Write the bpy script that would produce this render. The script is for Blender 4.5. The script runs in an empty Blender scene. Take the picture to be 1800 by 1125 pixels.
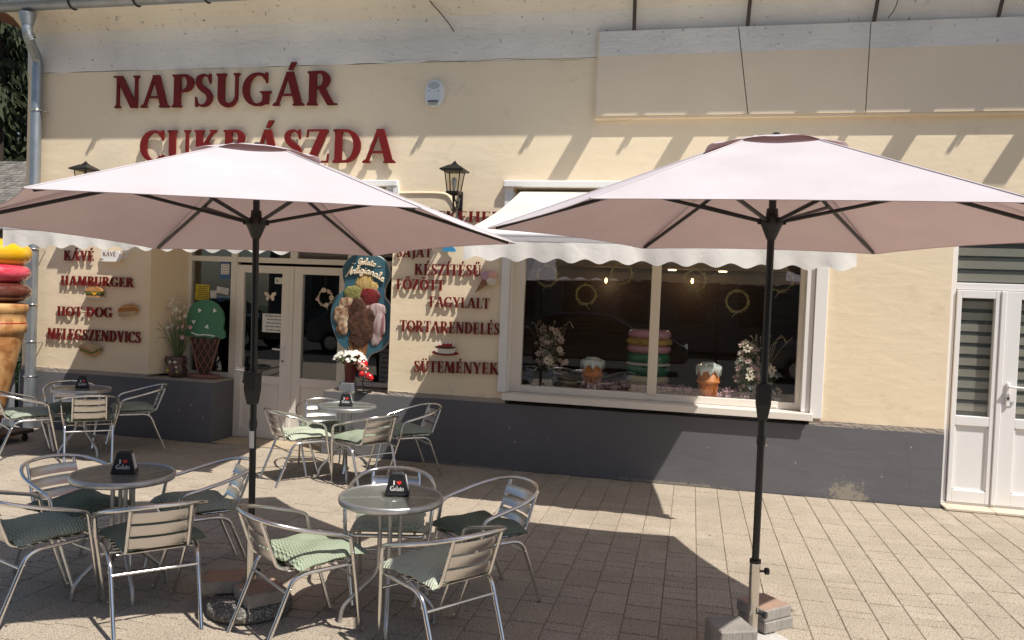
import bpy, bmesh, math, random
from math import sin, cos, pi, radians, sqrt, atan2, hypot
from mathutils import Vector, Matrix
from mathutils.geometry import tessellate_polygon
random.seed(7)
scene = bpy.context.scene
COL = scene.collection

# ------------------------------------------------------------------ camera, sky, sun, exposure
YAW, PITCH, ROLL, EYE = 0.223690, 0.0265765, 0.0399332, 1.7
fw = Vector((-sin(YAW)*cos(PITCH), cos(YAW)*cos(PITCH), -sin(PITCH)))
r0 = Vector((cos(YAW), sin(YAW), 0)); u0 = r0.cross(fw)
rt = r0*cos(ROLL)+u0*sin(ROLL); up = -r0*sin(ROLL)+u0*cos(ROLL)
cam_data = bpy.data.cameras.new('camera'); cam = bpy.data.objects.new('camera', cam_data); COL.objects.link(cam)
cam.matrix_world = Matrix(((rt.x, up.x, -fw.x, 0), (rt.y, up.y, -fw.y, 0), (rt.z, up.z, -fw.z, EYE), (0, 0, 0, 1)))
cam_data.sensor_width = 36; cam_data.lens = 36*1391.12/1800; cam_data.clip_end = 600; cam_data.clip_start = .05
scene.camera = cam
SUN = Vector((.55, -.34, 1)).normalized()
world = bpy.data.worlds.new('World'); scene.world = world; world.use_nodes = True
nt = world.node_tree; nt.nodes.clear()
sky = nt.nodes.new('ShaderNodeTexSky'); sky.sky_type = 'NISHITA'; sky.sun_disc = False
sky.sun_elevation = math.asin(SUN.z); sky.sun_rotation = atan2(SUN.x, SUN.y)
bg = nt.nodes.new('ShaderNodeBackground'); bg.inputs['Strength'].default_value = .093
wo = nt.nodes.new('ShaderNodeOutputWorld'); nt.links.new(sky.outputs[0], bg.inputs[0]); nt.links.new(bg.outputs[0], wo.inputs[0])
sd = bpy.data.lights.new('sun', 'SUN'); sd.energy = 4.8; sd.angle = radians(.53); sd.color = (1, .95, .87)
sun = bpy.data.objects.new('sun', sd); COL.objects.link(sun); sun.rotation_euler = SUN.to_track_quat('Z', 'Y').to_euler(); sun.location = (6, -4, 12)
scene.view_settings.view_transform = 'Standard'; scene.view_settings.look = 'None'
scene.view_settings.exposure = .24; scene.view_settings.gamma = 1; scene.view_settings.use_curve_mapping = False
scene.render.engine = 'CYCLES'; scene.cycles.use_denoising = True; scene.cycles.max_bounces = 8
scene.cycles.transparent_max_bounces = 12; scene.cycles.caustics_reflective = False; scene.cycles.caustics_refractive = False
scene.cycles.sample_clamp_indirect = 6

Y0 = 7.67            # front face of the cafe wall

# ------------------------------------------------------------------ materials
def mat(name, col, rough=.7, metal=0, col2=None, nscale=6, bump=0, bscale=60, spec=.5, coat=0, detail=4, rnd=0, speck=None, sscale=200, samt=.5, stretch=None, emit=None, estr=0, trans=0, world=False):
    m = bpy.data.materials.new(name); m.use_nodes = True
    t = m.node_tree; N = t.nodes; L = t.links; b = N['Principled BSDF']
    b.inputs['Roughness'].default_value = rough; b.inputs['Metallic'].default_value = metal
    b.inputs['Specular IOR Level'].default_value = spec; b.inputs['Coat Weight'].default_value = coat
    if coat: b.inputs['Coat Roughness'].default_value = .12
    if emit: b.inputs['Emission Color'].default_value = (*emit, 1); b.inputs['Emission Strength'].default_value = estr
    if trans: b.inputs['Transmission Weight'].default_value = trans
    tc = N.new('ShaderNodeTexCoord'); vec = tc.outputs['Object']
    if world: vec = N.new('ShaderNodeNewGeometry').outputs['Position']
    if stretch:
        mp = N.new('ShaderNodeMapping'); mp.inputs['Scale'].default_value = stretch; L.new(vec, mp.inputs[0]); vec = mp.outputs[0]
    cur = None
    rgb = N.new('ShaderNodeRGB'); rgb.outputs[0].default_value = (*col, 1); cur = rgb.outputs[0]
    if col2:
        n = N.new('ShaderNodeTexNoise'); n.inputs['Scale'].default_value = nscale; n.inputs['Detail'].default_value = detail; L.new(vec, n.inputs[0])
        cr = N.new('ShaderNodeMapRange'); cr.inputs[1].default_value = .35; cr.inputs[2].default_value = .65; L.new(n.outputs[0], cr.inputs[0])
        mx = N.new('ShaderNodeMix'); mx.data_type = 'RGBA'; L.new(cr.outputs[0], mx.inputs[0]); L.new(cur, mx.inputs[6]); mx.inputs[7].default_value = (*col2, 1); cur = mx.outputs[2]
    if speck:
        n = N.new('ShaderNodeTexNoise'); n.inputs['Scale'].default_value = sscale; n.inputs['Detail'].default_value = 2; L.new(vec, n.inputs[0])
        cr = N.new('ShaderNodeMapRange'); cr.inputs[1].default_value = .5; cr.inputs[2].default_value = .62; cr.inputs[4].default_value = samt; L.new(n.outputs[0], cr.inputs[0])
        mx = N.new('ShaderNodeMix'); mx.data_type = 'RGBA'; L.new(cr.outputs[0], mx.inputs[0]); L.new(cur, mx.inputs[6]); mx.inputs[7].default_value = (*speck, 1); cur = mx.outputs[2]
    if rnd:
        oi = N.new('ShaderNodeObjectInfo'); ge = N.new('ShaderNodeNewGeometry')
        ad = N.new('ShaderNodeMath'); ad.operation = 'ADD'; L.new(oi.outputs['Random'], ad.inputs[0]); L.new(ge.outputs['Random Per Island'], ad.inputs[1])
        fr = N.new('ShaderNodeMath'); fr.operation = 'FRACT'; L.new(ad.outputs[0], fr.inputs[0])
        mr = N.new('ShaderNodeMapRange'); mr.inputs[3].default_value = 1-rnd; mr.inputs[4].default_value = 1+rnd; L.new(fr.outputs[0], mr.inputs[0])
        hs = N.new('ShaderNodeHueSaturation'); L.new(mr.outputs[0], hs.inputs['Value']); L.new(cur, hs.inputs['Color']); cur = hs.outputs[0]
    L.new(cur, b.inputs['Base Color'])
    if bump:
        n = N.new('ShaderNodeTexNoise'); n.inputs['Scale'].default_value = bscale; n.inputs['Detail'].default_value = 5; L.new(vec, n.inputs[0])
        bp = N.new('ShaderNodeBump'); bp.inputs['Strength'].default_value = min(1, bump*1.0); bp.inputs['Distance'].default_value = .01*max(1, bump)
        L.new(n.outputs[0], bp.inputs['Height']); L.new(bp.outputs[0], b.inputs['Normal'])
    m['base'] = 1
    return m

def stain(m):
    t = m.node_tree; N = t.nodes; L = t.links; b = N['Principled BSDF']; g = N.new('ShaderNodeNewGeometry'); src = b.inputs['Base Color'].links[0].from_socket
    for sc_, lo, hi, amt, col in ((1.1, .50, .72, .40, (.30, .25, .19)), (9, .70, .74, .6, (.16, .13, .10)), (2.6, .58, .70, .30, (.60, .54, .46))):
        n = N.new('ShaderNodeTexNoise'); n.inputs['Scale'].default_value = sc_; n.inputs['Detail'].default_value = 9; n.inputs['Roughness'].default_value = .65; L.new(g.outputs['Position'], n.inputs[0])
        mr = N.new('ShaderNodeMapRange'); mr.inputs[1].default_value = lo; mr.inputs[2].default_value = hi; mr.inputs[4].default_value = amt; L.new(n.outputs[0], mr.inputs[0])
        mx = N.new('ShaderNodeMix'); mx.data_type = 'RGBA'; L.new(mr.outputs[0], mx.inputs[0]); L.new(src, mx.inputs[6]); mx.inputs[7].default_value = (*col, 1); src = mx.outputs[2]
    L.new(src, b.inputs['Base Color'])
def glass_mat(name, tint, ior=1.6, rough=0.0, wavy=0, wscale=60, diff=None):
    m = bpy.data.materials.new(name); m.use_nodes = True; t = m.node_tree; N = t.nodes; L = t.links; N.clear()
    o = N.new('ShaderNodeOutputMaterial'); mx = N.new('ShaderNodeMixShader'); tr = N.new('ShaderNodeBsdfTransparent'); gl = N.new('ShaderNodeBsdfGlossy')
    f = N.new('ShaderNodeFresnel'); f.inputs[0].default_value = ior; tr.inputs[0].default_value = (*tint, 1); gl.inputs['Roughness'].default_value = rough
    ge = N.new('ShaderNodeNewGeometry'); inv = N.new('ShaderNodeMath'); inv.operation = 'SUBTRACT'; inv.inputs[0].default_value = 1; L.new(ge.outputs['Backfacing'], inv.inputs[1])
    mu = N.new('ShaderNodeMath'); mu.operation = 'MULTIPLY'; L.new(f.outputs[0], mu.inputs[0]); L.new(inv.outputs[0], mu.inputs[1])
    L.new(mu.outputs[0], mx.inputs[0]); L.new(tr.outputs[0], mx.inputs[1]); L.new(gl.outputs[0], mx.inputs[2]); L.new(mx.outputs[0], o.inputs[0])
    if diff:
        df = N.new('ShaderNodeBsdfDiffuse'); df.inputs[0].default_value = (*diff[0], 1); m2 = N.new('ShaderNodeMixShader'); m2.inputs[0].default_value = diff[1]
        L.new(mx.outputs[0], m2.inputs[1]); L.new(df.outputs[0], m2.inputs[2]); L.new(m2.outputs[0], o.inputs[0])
    if wavy:
        tc = N.new('ShaderNodeTexCoord'); n = N.new('ShaderNodeTexNoise'); n.inputs['Scale'].default_value = wscale; n.inputs['Detail'].default_value = 2
        bp = N.new('ShaderNodeBump'); bp.inputs['Strength'].default_value = wavy; bp.inputs['Distance'].default_value = .01
        L.new(tc.outputs['Object'], n.inputs[0]); L.new(n.outputs[0], bp.inputs['Height']); L.new(bp.outputs[0], gl.inputs['Normal']); L.new(bp.outputs[0], f.inputs['Normal'])
    return m

def fabric_mat(name, col, tcol, tw=.25, bump=.25, wr=9):
    m = bpy.data.materials.new(name); m.use_nodes = True; t = m.node_tree; N = t.nodes; L = t.links; N.clear()
    o = N.new('ShaderNodeOutputMaterial'); mx = N.new('ShaderNodeMixShader'); d = N.new('ShaderNodeBsdfDiffuse'); tl = N.new('ShaderNodeBsdfTranslucent')
    d.inputs[0].default_value = (*col, 1); tl.inputs[0].default_value = (*tcol, 1); mx.inputs[0].default_value = tw
    L.new(d.outputs[0], mx.inputs[1]); L.new(tl.outputs[0], mx.inputs[2]); L.new(mx.outputs[0], o.inputs[0])
    tc = N.new('ShaderNodeTexCoord'); n = N.new('ShaderNodeTexNoise'); n.inputs['Scale'].default_value = wr; n.inputs['Detail'].default_value = 6; n.inputs['Distortion'].default_value = .8
    bp = N.new('ShaderNodeBump'); bp.inputs['Strength'].default_value = bump; bp.inputs['Distance'].default_value = .02
    L.new(tc.outputs['Object'], n.inputs[0]); L.new(n.outputs[0], bp.inputs['Height']); L.new(bp.outputs[0], d.inputs['Normal']); L.new(bp.outputs[0], tl.inputs['Normal'])
    n2 = N.new('ShaderNodeTexNoise'); n2.inputs['Scale'].default_value = 3; n2.inputs['Detail'].default_value = 8; L.new(tc.outputs['Object'], n2.inputs[0])
    mr = N.new('ShaderNodeMapRange'); mr.inputs[1].default_value = .3; mr.inputs[2].default_value = .7; mr.inputs[3].default_value = .90; mr.inputs[4].default_value = 1.03; L.new(n2.outputs[0], mr.inputs[0])
    hs = N.new('ShaderNodeHueSaturation'); hs.inputs['Color'].default_value = (*col, 1); L.new(mr.outputs[0], hs.inputs['Value']); L.new(hs.outputs[0], d.inputs[0])
    return m

def plaster(name, col, col2, dirt=None, bump=.5, bscale=7, fine=90, dscale=9, dlo=.62, dhi=.72):
    m = mat(name, col, .85, col2=col2, nscale=1.3, detail=7)
    t = m.node_tree; N = t.nodes; L = t.links; b = N['Principled BSDF']; tc = N.new('ShaderNodeTexCoord'); b.inputs['Specular IOR Level'].default_value = .2
    n1 = N.new('ShaderNodeTexNoise'); n1.inputs['Scale'].default_value = bscale; n1.inputs['Detail'].default_value = 6; n1.inputs['Distortion'].default_value = .5
    mp = N.new('ShaderNodeMapping'); mp.inputs['Scale'].default_value = (.55, 1, 1.5); L.new(tc.outputs['Object'], mp.inputs[0]); L.new(mp.outputs[0], n1.inputs[0])
    n2 = N.new('ShaderNodeTexNoise'); n2.inputs['Scale'].default_value = fine; n2.inputs['Detail'].default_value = 4; L.new(tc.outputs['Object'], n2.inputs[0])
    a = N.new('ShaderNodeMath'); a.operation = 'MULTIPLY_ADD'; a.inputs[1].default_value = .12; L.new(n2.outputs[0], a.inputs[0]); L.new(n1.outputs[0], a.inputs[2])
    bp = N.new('ShaderNodeBump'); bp.inputs['Strength'].default_value = bump; bp.inputs['Distance'].default_value = .02; L.new(a.outputs[0], bp.inputs['Height']); L.new(bp.outputs[0], b.inputs['Normal'])
    if dirt:
        n3 = N.new('ShaderNodeTexNoise'); n3.inputs['Scale'].default_value = dscale; n3.inputs['Detail'].default_value = 12; n3.inputs['Roughness'].default_value = .75; L.new(tc.outputs['Object'], n3.inputs[0])
        mr = N.new('ShaderNodeMapRange'); mr.inputs[1].default_value = dlo; mr.inputs[2].default_value = dhi; L.new(n3.outputs[0], mr.inputs[0])
        mx = N.new('ShaderNodeMix'); mx.data_type = 'RGBA'; src = b.inputs['Base Color'].links[0].from_socket
        L.new(mr.outputs[0], mx.inputs[0]); L.new(src, mx.inputs[6]); mx.inputs[7].default_value = (*dirt, 1); L.new(mx.outputs[2], b.inputs['Base Color'])
    return m

M = {}
M['cream'] = plaster('cream_plaster', (.84, .70, .51), (.81, .67, .48), (.66, .54, .385), .22, 6, 60, 4, dlo=.56, dhi=.80)
M['creambox'] = plaster('cream_board_paint', (.78, .66, .50), (.74, .62, .47), (.5, .42, .33), .16, 4, 60, dlo=.66, dhi=.74)
M['whitewash'] = plaster('rough_white_plaster', (.77, .735, .69), (.66, .635, .60), (.13, .115, .10), .55, 14, 60, 17, .61, .66)
M['cove'] = plaster('stained_bounce_lit_cove', (.76, .70, .60), (.68, .62, .53), (.15, .125, .10), .5, 12, 60, 15, .60, .65)  # off-white plaster; cream tint paints in bounced light, dark specks are dirt
M['plinth'] = plaster('dark_grey_plinth_paint', (.150, .147, .156), (.132, .130, .138), (.24, .23, .22), .24, 5, 70, 7, .70, .74)
def weather(m, cx, cz, rx, rz, col):
    t = m.node_tree; N = t.nodes; L = t.links; b = N['Principled BSDF']; tc = N.new('ShaderNodeTexCoord')
    mp = N.new('ShaderNodeMapping'); mp.inputs['Location'].default_value = (-cx/rx, 0, -cz/rz); mp.inputs['Scale'].default_value = (1/rx, 0, 1/rz); L.new(tc.outputs['Object'], mp.inputs[0])
    ln = N.new('ShaderNodeVectorMath'); ln.operation = 'LENGTH'; L.new(mp.outputs[0], ln.inputs[0])
    n = N.new('ShaderNodeTexNoise'); n.inputs['Scale'].default_value = 17; n.inputs['Detail'].default_value = 12; n.inputs['Roughness'].default_value = .8; L.new(tc.outputs['Object'], n.inputs[0])
    ad = N.new('ShaderNodeMath'); ad.operation = 'MULTIPLY_ADD'; ad.inputs[1].default_value = .32; L.new(ln.outputs['Value'], ad.inputs[0]); L.new(n.outputs[0], ad.inputs[2])
    mr = N.new('ShaderNodeMapRange'); mr.inputs[1].default_value = .70; mr.inputs[2].default_value = .62; L.new(ad.outputs[0], mr.inputs[0])
    mx = N.new('ShaderNodeMix'); mx.data_type = 'RGBA'; src = b.inputs['Base Color'].links[0].from_socket
    L.new(mr.outputs[0], mx.inputs[0]); L.new(src, mx.inputs[6]); mx.inputs[7].default_value = (*col, 1); L.new(mx.outputs[2], b.inputs['Base Color'])
weather(M['plinth'], 1.43, .03, .27, .22, (.30, .27, .22)); weather(M['plinth'], -.1, .0, .9, .05, (.27, .25, .21)); weather(M['plinth'], -2.1, .0, .8, .04, (.25, .23, .2))
M['crust'] = plaster('bare_render_strip', (.42, .36, .30), (.33, .28, .24), (.2, .17, .14), .9, 30, 90, 30)
M['patch'] = plaster('bare_render_patch', (.34, .31, .25), (.20, .18, .15), (.08, .08, .08), 1, 30, 90, 18, .52, .6)
M['pvc'] = mat('white_pvc', (.80, .78, .76), .32, spec=.5, bump=.02, bscale=3)
M['pvc2'] = mat('warm_white_pvc', (.78, .72, .65), .35, spec=.5)
M['rubber'] = mat('black_gasket', (.02, .02, .02), .6)
M['glass'] = glass_mat('window_glass', (.93, .94, .93), 2.2)
M['tglass'] = glass_mat('hammered_table_glass', (.80, .83, .80), 1.7, .12, .8, 55, ((.44, .46, .43), .15))
M['clear'] = glass_mat('clear_vase_glass', (.85, .88, .88), 1.5, .02)
M['lglass'] = glass_mat('lantern_glass', (.78, .76, .70), 1.5, .12, .2, 40)
M['alu'] = mat('polished_aluminium', (.80, .79, .77), .20, 1, bump=.03, bscale=40, col2=(.72, .71, .70), nscale=8)
M['slat'] = mat('brushed_aluminium_slat', (.66, .64, .62), .27, 1, bump=.10, bscale=30, stretch=(1, 40, 40))
M['tmetal'] = mat('grey_table_metal', (.55, .55, .55), .36, .8, col2=(.47, .47, .47), nscale=20)
M['zinc'] = mat('zinc_pipe', (.38, .41, .44), .45, .8, col2=(.30, .33, .36), nscale=5, bump=.05, bscale=30)
M['steel'] = mat('stainless_socket', (.72, .70, .66), .22, 1)
M['black'] = mat('black_powder_coat', (.011, .011, .012), .33, spec=.5)
M['blackp'] = mat('black_plastic', (.012, .012, .013), .45)
M['iron'] = mat('black_iron', (.015, .014, .013), .42, .3, bump=.15, bscale=80)
M['brownsteel'] = mat('brown_steel_strut', (.055, .038, .035), .5)
M['canopy'] = fabric_mat('pale_pink_canopy', (.625, .575, .588), (.64, .375, .355), .16, .32, 3.5)
M['awning'] = fabric_mat('ivory_awning_cloth', (.83, .79, .68), (.60, .50, .38), .18, .15, 6)
M['valance'] = fabric_mat('ivory_valance_cloth', (.90, .86, .79), (.75, .66, .52), .10, .22, 9)
M['red'] = mat('letter_red', (.150, .011, .009), .5, spec=.25)
M['redside'] = M['red']
M['sand'] = mat('joint_sand', (.20, .16, .12), .95, col2=(.27, .22, .16), nscale=12)
M['paver'] = mat('sandstone_paver', (.51, .435, .345), .85, col2=(.46, .39, .305), nscale=5, speck=(.20, .155, .115), sscale=115, samt=.85, bump=.8, bscale=150, rnd=.055, spec=.3, world=True)
stain(M['paver'])
M['tile'] = mat('entry_tile', (.50, .40, .28), .6, col2=(.42, .33, .23), nscale=3, rnd=.08, bump=.1, bscale=60)
M['beige'] = mat('beige_threshold_stone', (.68, .58, .45), .6, col2=(.62, .52, .40), nscale=6, rnd=.03)
M['asphalt'] = mat('asphalt', (.034, .034, .036), .9, col2=(.042, .042, .042), nscale=30, bump=.4, bscale=200)
M['grass'] = mat('far_grass', (.05, .08, .025), .95, col2=(.035, .06, .02), nscale=2)
M['brickred'] = mat('terracotta_paver', (.42, .26, .18), .85, col2=(.34, .23, .17), nscale=14, speck=(.30, .2, .15), sscale=150, bump=.5, bscale=120)
M['brickgrey'] = mat('grey_concrete_paver', (.33, .30, .27), .9, col2=(.26, .24, .21), nscale=9, stretch=(1, 1, .25), bump=.7, bscale=90, speck=(.2, .18, .16), sscale=160)
M['terrazzo'] = mat('terrazzo_base', (.10, .095, .085), .8, speck=(.34, .31, .27), sscale=90, samt=1, bump=.5, bscale=90)
M['terrazzol'] = mat('pale_terrazzo_base', (.45, .42, .38), .8, speck=(.7, .68, .64), sscale=120, samt=1, bump=.5, bscale=120)
M['paper'] = mat('white_paper', (.72, .70, .66), .8)
M['yellow'] = mat('yellow_poster', (.62, .46, .03), .7)
M['bluep'] = mat('blue_poster', (.05, .14, .33), .6)
M['ink'] = mat('dark_ink', (.05, .05, .05), .7)
M['napkin'] = mat('white_napkins', (.8, .78, .76), .85, bump=.3, bscale=60, stretch=(1, 1, 12))
M['white'] = mat('white_print', (.82, .80, .78), .6)
M['heart'] = mat('red_heart_print', (.75, .04, .03), .5)
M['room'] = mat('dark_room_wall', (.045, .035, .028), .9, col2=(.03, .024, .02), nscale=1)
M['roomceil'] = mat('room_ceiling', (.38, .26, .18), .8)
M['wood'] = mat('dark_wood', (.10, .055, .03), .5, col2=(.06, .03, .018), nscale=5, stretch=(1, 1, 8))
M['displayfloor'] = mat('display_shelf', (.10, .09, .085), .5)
M['leaf'] = mat('dry_leaf', (.13, .14, .07), .7, rnd=.3)
M['stem'] = mat('green_stem', (.10, .15, .06), .7, rnd=.25)
M['petalp'] = mat('dusty_pink_petal', (.74, .50, .46), .7, rnd=.25)
M['petalc'] = mat('cream_petal', (.80, .68, .54), .7, rnd=.2)
M['petallil'] = mat('lilac_petal', (.60, .36, .42), .7, rnd=.25)
M['petalw'] = mat('white_petal', (.80, .80, .74), .7, rnd=.06)
M['centre'] = mat('dark_flower_centre', (.07, .03, .02), .8)
M['pampas'] = mat('pampas_grass', (.42, .34, .22), .9, rnd=.2)
M['twig'] = mat('gold_twig', (.42, .34, .13), .6, rnd=.3)
M['ribbon'] = mat('beige_ribbon', (.55, .45, .34), .6)
M['orangecup'] = mat('orange_wafer_cup', (.80, .28, .07), .5, col2=(.72, .22, .05), nscale=6)
M['icing'] = mat('glossy_white_icing', (.82, .86, .84), .15, coat=.6)
M['macpink'] = mat('pink_macaron', (.64, .31, .36), .3, coat=.4)
M['macgreen'] = mat('green_macaron', (.05, .20, .10), .3, coat=.4)
M['maccream'] = mat('cream_macaron', (.75, .60, .34), .45)
M['macfill'] = mat('golden_filling', (.62, .40, .11), .7, bump=1, bscale=60, col2=(.40, .25, .06), nscale=30)
M['scyellow'] = mat('yellow_glossy_scoop', (.85, .52, .02), .18, coat=.8, bump=.3, bscale=7, col2=(.80, .42, .01), nscale=3, stretch=(1, 1, 3))
M['scpink'] = mat('pink_glossy_scoop', (.62, .035, .07), .18, coat=.8, bump=.3, bscale=7, col2=(.78, .14, .20), nscale=5, stretch=(1, 1, 3))
M['scbrown'] = mat('chocolate_glossy_scoop', (.085, .018, .012), .16, coat=.8, bump=.3, bscale=7, col2=(.12, .03, .02), nscale=4, speck=(.30, .18, .14), sscale=60, samt=.12)
M['wafer'] = mat('weathered_cone_paint', (.62, .37, .16), .42, col2=(.42, .18, .06), nscale=5.5, detail=10, bump=.35, bscale=14, speck=(.22, .08, .03), sscale=11, samt=.5)
M['redline'] = mat('red_stripe', (.45, .03, .02), .4)
M['conegreen'] = mat('mint_green_board', (.055, .20, .11), .5)
M['conebrown'] = mat('brown_wood_lattice', (.22, .10, .07), .6)
M['conebrownd'] = mat('dark_brown_board', (.045, .02, .014), .7)
M['signblue'] = mat('sign_blue', (.025, .095, .14), .4, col2=(.055, .14, .18), nscale=3)
M['signedge'] = mat('sign_white_edge', (.75, .76, .74), .5)
M['gvanilla'] = mat('vanilla_gelato', (.42, .27, .08), .6, col2=(.58, .42, .18), nscale=16, bump=1, bscale=25, stretch=(2, 1, .5))
M['gpist'] = mat('pistachio_gelato', (.15, .15, .04), .6, col2=(.30, .27, .10), nscale=16, bump=1, bscale=30)
M['gstraw'] = mat('strawberry_gelato', (.20, .015, .018), .5, col2=(.09, .006, .008), nscale=14, bump=1, bscale=25)
M['gcookie'] = mat('cookie_gelato', (.50, .38, .26), .6, col2=(.16, .06, .03), nscale=22, bump=1, bscale=30, detail=2)
M['gchoc'] = mat('chocolate_gelato', (.10, .042, .025), .5, col2=(.04, .015, .009), nscale=16, bump=1.5, bscale=22)
M['gwhite'] = mat('cream_ripple_gelato', (.50, .41, .40), .5, col2=(.22, .09, .09), nscale=10, bump=1, bscale=18, detail=2, stretch=(2.5, 1, .6))
M['gwafer'] = mat('sign_wafer', (.42, .22, .09), .6, col2=(.18, .07, .03), nscale=9)
M['script'] = mat('script_cream', (.78, .66, .50), .5)
M['bun'] = mat('toasted_bun', (.42, .19, .06), .4, col2=(.55, .30, .12), nscale=8)
M['meat'] = mat('brown_patty', (.07, .025, .015), .6, bump=1, bscale=60)
M['sausage'] = mat('sausage', (.28, .07, .03), .35)
M['cheese'] = mat('cheese', (.75, .45, .04), .4)
M['lettuce'] = mat('lettuce', (.10, .16, .03), .6)
M['china'] = mat('white_china_print', (.80, .80, .78), .3)
M['bread'] = mat('toast', (.55, .42, .26), .8, col2=(.40, .27, .14), nscale=20)
M['cream2'] = mat('cake_cream', (.66, .60, .50), .5)
M['berry'] = mat('cherry_red', (.28, .01, .02), .2)
M['plate'] = mat('maroon_plate', (.20, .02, .02), .3)
M['blueg'] = mat('sundae_blue', (.05, .28, .50), .3)
M['potred'] = mat('dark_red_plastic_pot', (.15, .025, .02), .4)
M['lady'] = mat('ladybird_red', (.62, .015, .02), .15, coat=.7)
M['skin'] = mat('painted_peach', (.70, .38, .28), .3, coat=.4)
M['crock'] = mat('brown_ceramic', (.13, .07, .045), .35, col2=(.06, .035, .03), nscale=10)
M['bark'] = mat('bark', (.05, .035, .025), .95, bump=1, bscale=20)
M['needle'] = mat('conifer_needles', (.03, .04, .014), .85, rnd=.45)
M['shrub'] = mat('shrub_leaves', (.07, .11, .03), .8, rnd=.4)
M['shingle'] = mat('grey_shingle', (.20, .18, .155), .9, rnd=.3, col2=(.14, .125, .11), nscale=12)
M['housewall'] = mat('house_wall', (.22, .19, .16), .9)
M['bricks'] = mat('chimney_brick', (.22, .08, .05), .9, rnd=.2)
M['skylight'] = glass_mat('skylight_glass', (.1, .12, .15), 1.9)
M['opp'] = mat('opposite_wall', (.20, .18, .15), .9, col2=(.14, .125, .11), nscale=.6)
M['oppdark'] = mat('opposite_window', (.02, .022, .025), .15)
M['carpaint'] = mat('black_car_paint', (.008, .008, .01), .2, coat=1)
M['carsilver'] = mat('grey_car_paint', (.10, .105, .11), .25, .4, coat=1)
M['tyre'] = mat('tyre', (.015, .015, .015), .8)
M['lampglow'] = mat('warm_bulb', (1, .7, .3), .5, emit=(1, .62, .22), estr=9)
M['spotglow'] = mat('ceiling_spot_light', (1, .85, .6), .5, emit=(1, .8, .5), estr=5)
M['tiles'] = mat('roof_tile', (.16, .06, .04), .8, rnd=.15)
M['alarm'] = mat('alarm_casing', (.62, .64, .66), .4)
M['alarmd'] = mat('alarm_grille', (.42, .43, .44), .6)
M['postgrey'] = mat('grey_post_paint', (.20, .21, .23), .6, col2=(.17, .18, .20), nscale=10)
M['blind'] = mat('beige_blind_fabric', (.40, .375, .32), .85, bump=.1, bscale=80)
M['creampost'] = mat('cream_mullion', (.74, .66, .55), .45)

def knit(name, col, col2, sc=46):
    m = mat(name, col, .95, col2=col2, nscale=4, spec=.1)
    t = m.node_tree; N = t.nodes; L = t.links; b = N['Principled BSDF']; tc = N.new('ShaderNodeTexCoord')
    w = N.new('ShaderNodeTexWave'); w.wave_type = 'BANDS'; w.bands_direction = 'Y'; w.inputs['Scale'].default_value = 20; w.inputs['Distortion'].default_value = 0
    sx = N.new('ShaderNodeSeparateXYZ'); L.new(tc.outputs['Object'], sx.inputs[0])
    # zig-zag: y + |frac(x*k)-.5| * a
    mu = N.new('ShaderNodeMath'); mu.operation = 'MULTIPLY'; mu.inputs[1].default_value = 26; L.new(sx.outputs[0], mu.inputs[0])
    pp = N.new('ShaderNodeMath'); pp.operation = 'PINGPONG'; pp.inputs[1].default_value = .5; L.new(mu.outputs[0], pp.inputs[0])
    ma = N.new('ShaderNodeMath'); ma.operation = 'MULTIPLY_ADD'; ma.inputs[1].default_value = .014; L.new(pp.outputs[0], ma.inputs[0]); L.new(sx.outputs[1], ma.inputs[2])
    cx = N.new('ShaderNodeCombineXYZ'); L.new(sx.outputs[0], cx.inputs[0]); L.new(ma.outputs[0], cx.inputs[1]); L.new(cx.outputs[0], w.inputs[0])
    vo = N.new('ShaderNodeTexVoronoi'); vo.inputs['Scale'].default_value = 95; L.new(tc.outputs['Object'], vo.inputs[0])
    ad = N.new('ShaderNodeMath'); ad.operation = 'MULTIPLY_ADD'; ad.inputs[1].default_value = -.35; L.new(vo.outputs[0], ad.inputs[0]); L.new(w.outputs[1], ad.inputs[2])
    bp = N.new('ShaderNodeBump'); bp.inputs['Strength'].default_value = .7; bp.inputs['Distance'].default_value = .010; L.new(ad.outputs[0], bp.inputs['Height']); L.new(bp.outputs[0], b.inputs['Normal'])
    mx = N.new('ShaderNodeMix'); mx.data_type = 'RGBA'; mx.blend_type = 'MULTIPLY'; mr = N.new('ShaderNodeMapRange'); mr.inputs[3].default_value = .84; mr.inputs[4].default_value = 1.05; L.new(w.outputs[1], mr.inputs[0])
    mx.inputs[0].default_value = 1; L.new(b.inputs['Base Color'].links[0].from_socket, mx.inputs[6]); L.new(mr.outputs[0], mx.inputs[7]); L.new(mx.outputs[2], b.inputs['Base Color'])
    return m
M['cushA'] = knit('sunlit_sage_knit', (.39, .45, .33), (.355, .415, .30))  # sun and shade put into the knit colours: paler sunlit, darker shaded cushions
M['cushB'] = knit('shaded_green_knit', (.20, .24, .185), (.17, .21, .16))
M['cushC'] = knit('shaded_grey_green_knit', (.40, .45, .37), (.36, .41, .335))
M['cushD'] = knit('sunlit_pale_sage_knit', (.58, .62, .49), (.54, .575, .455))

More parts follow.
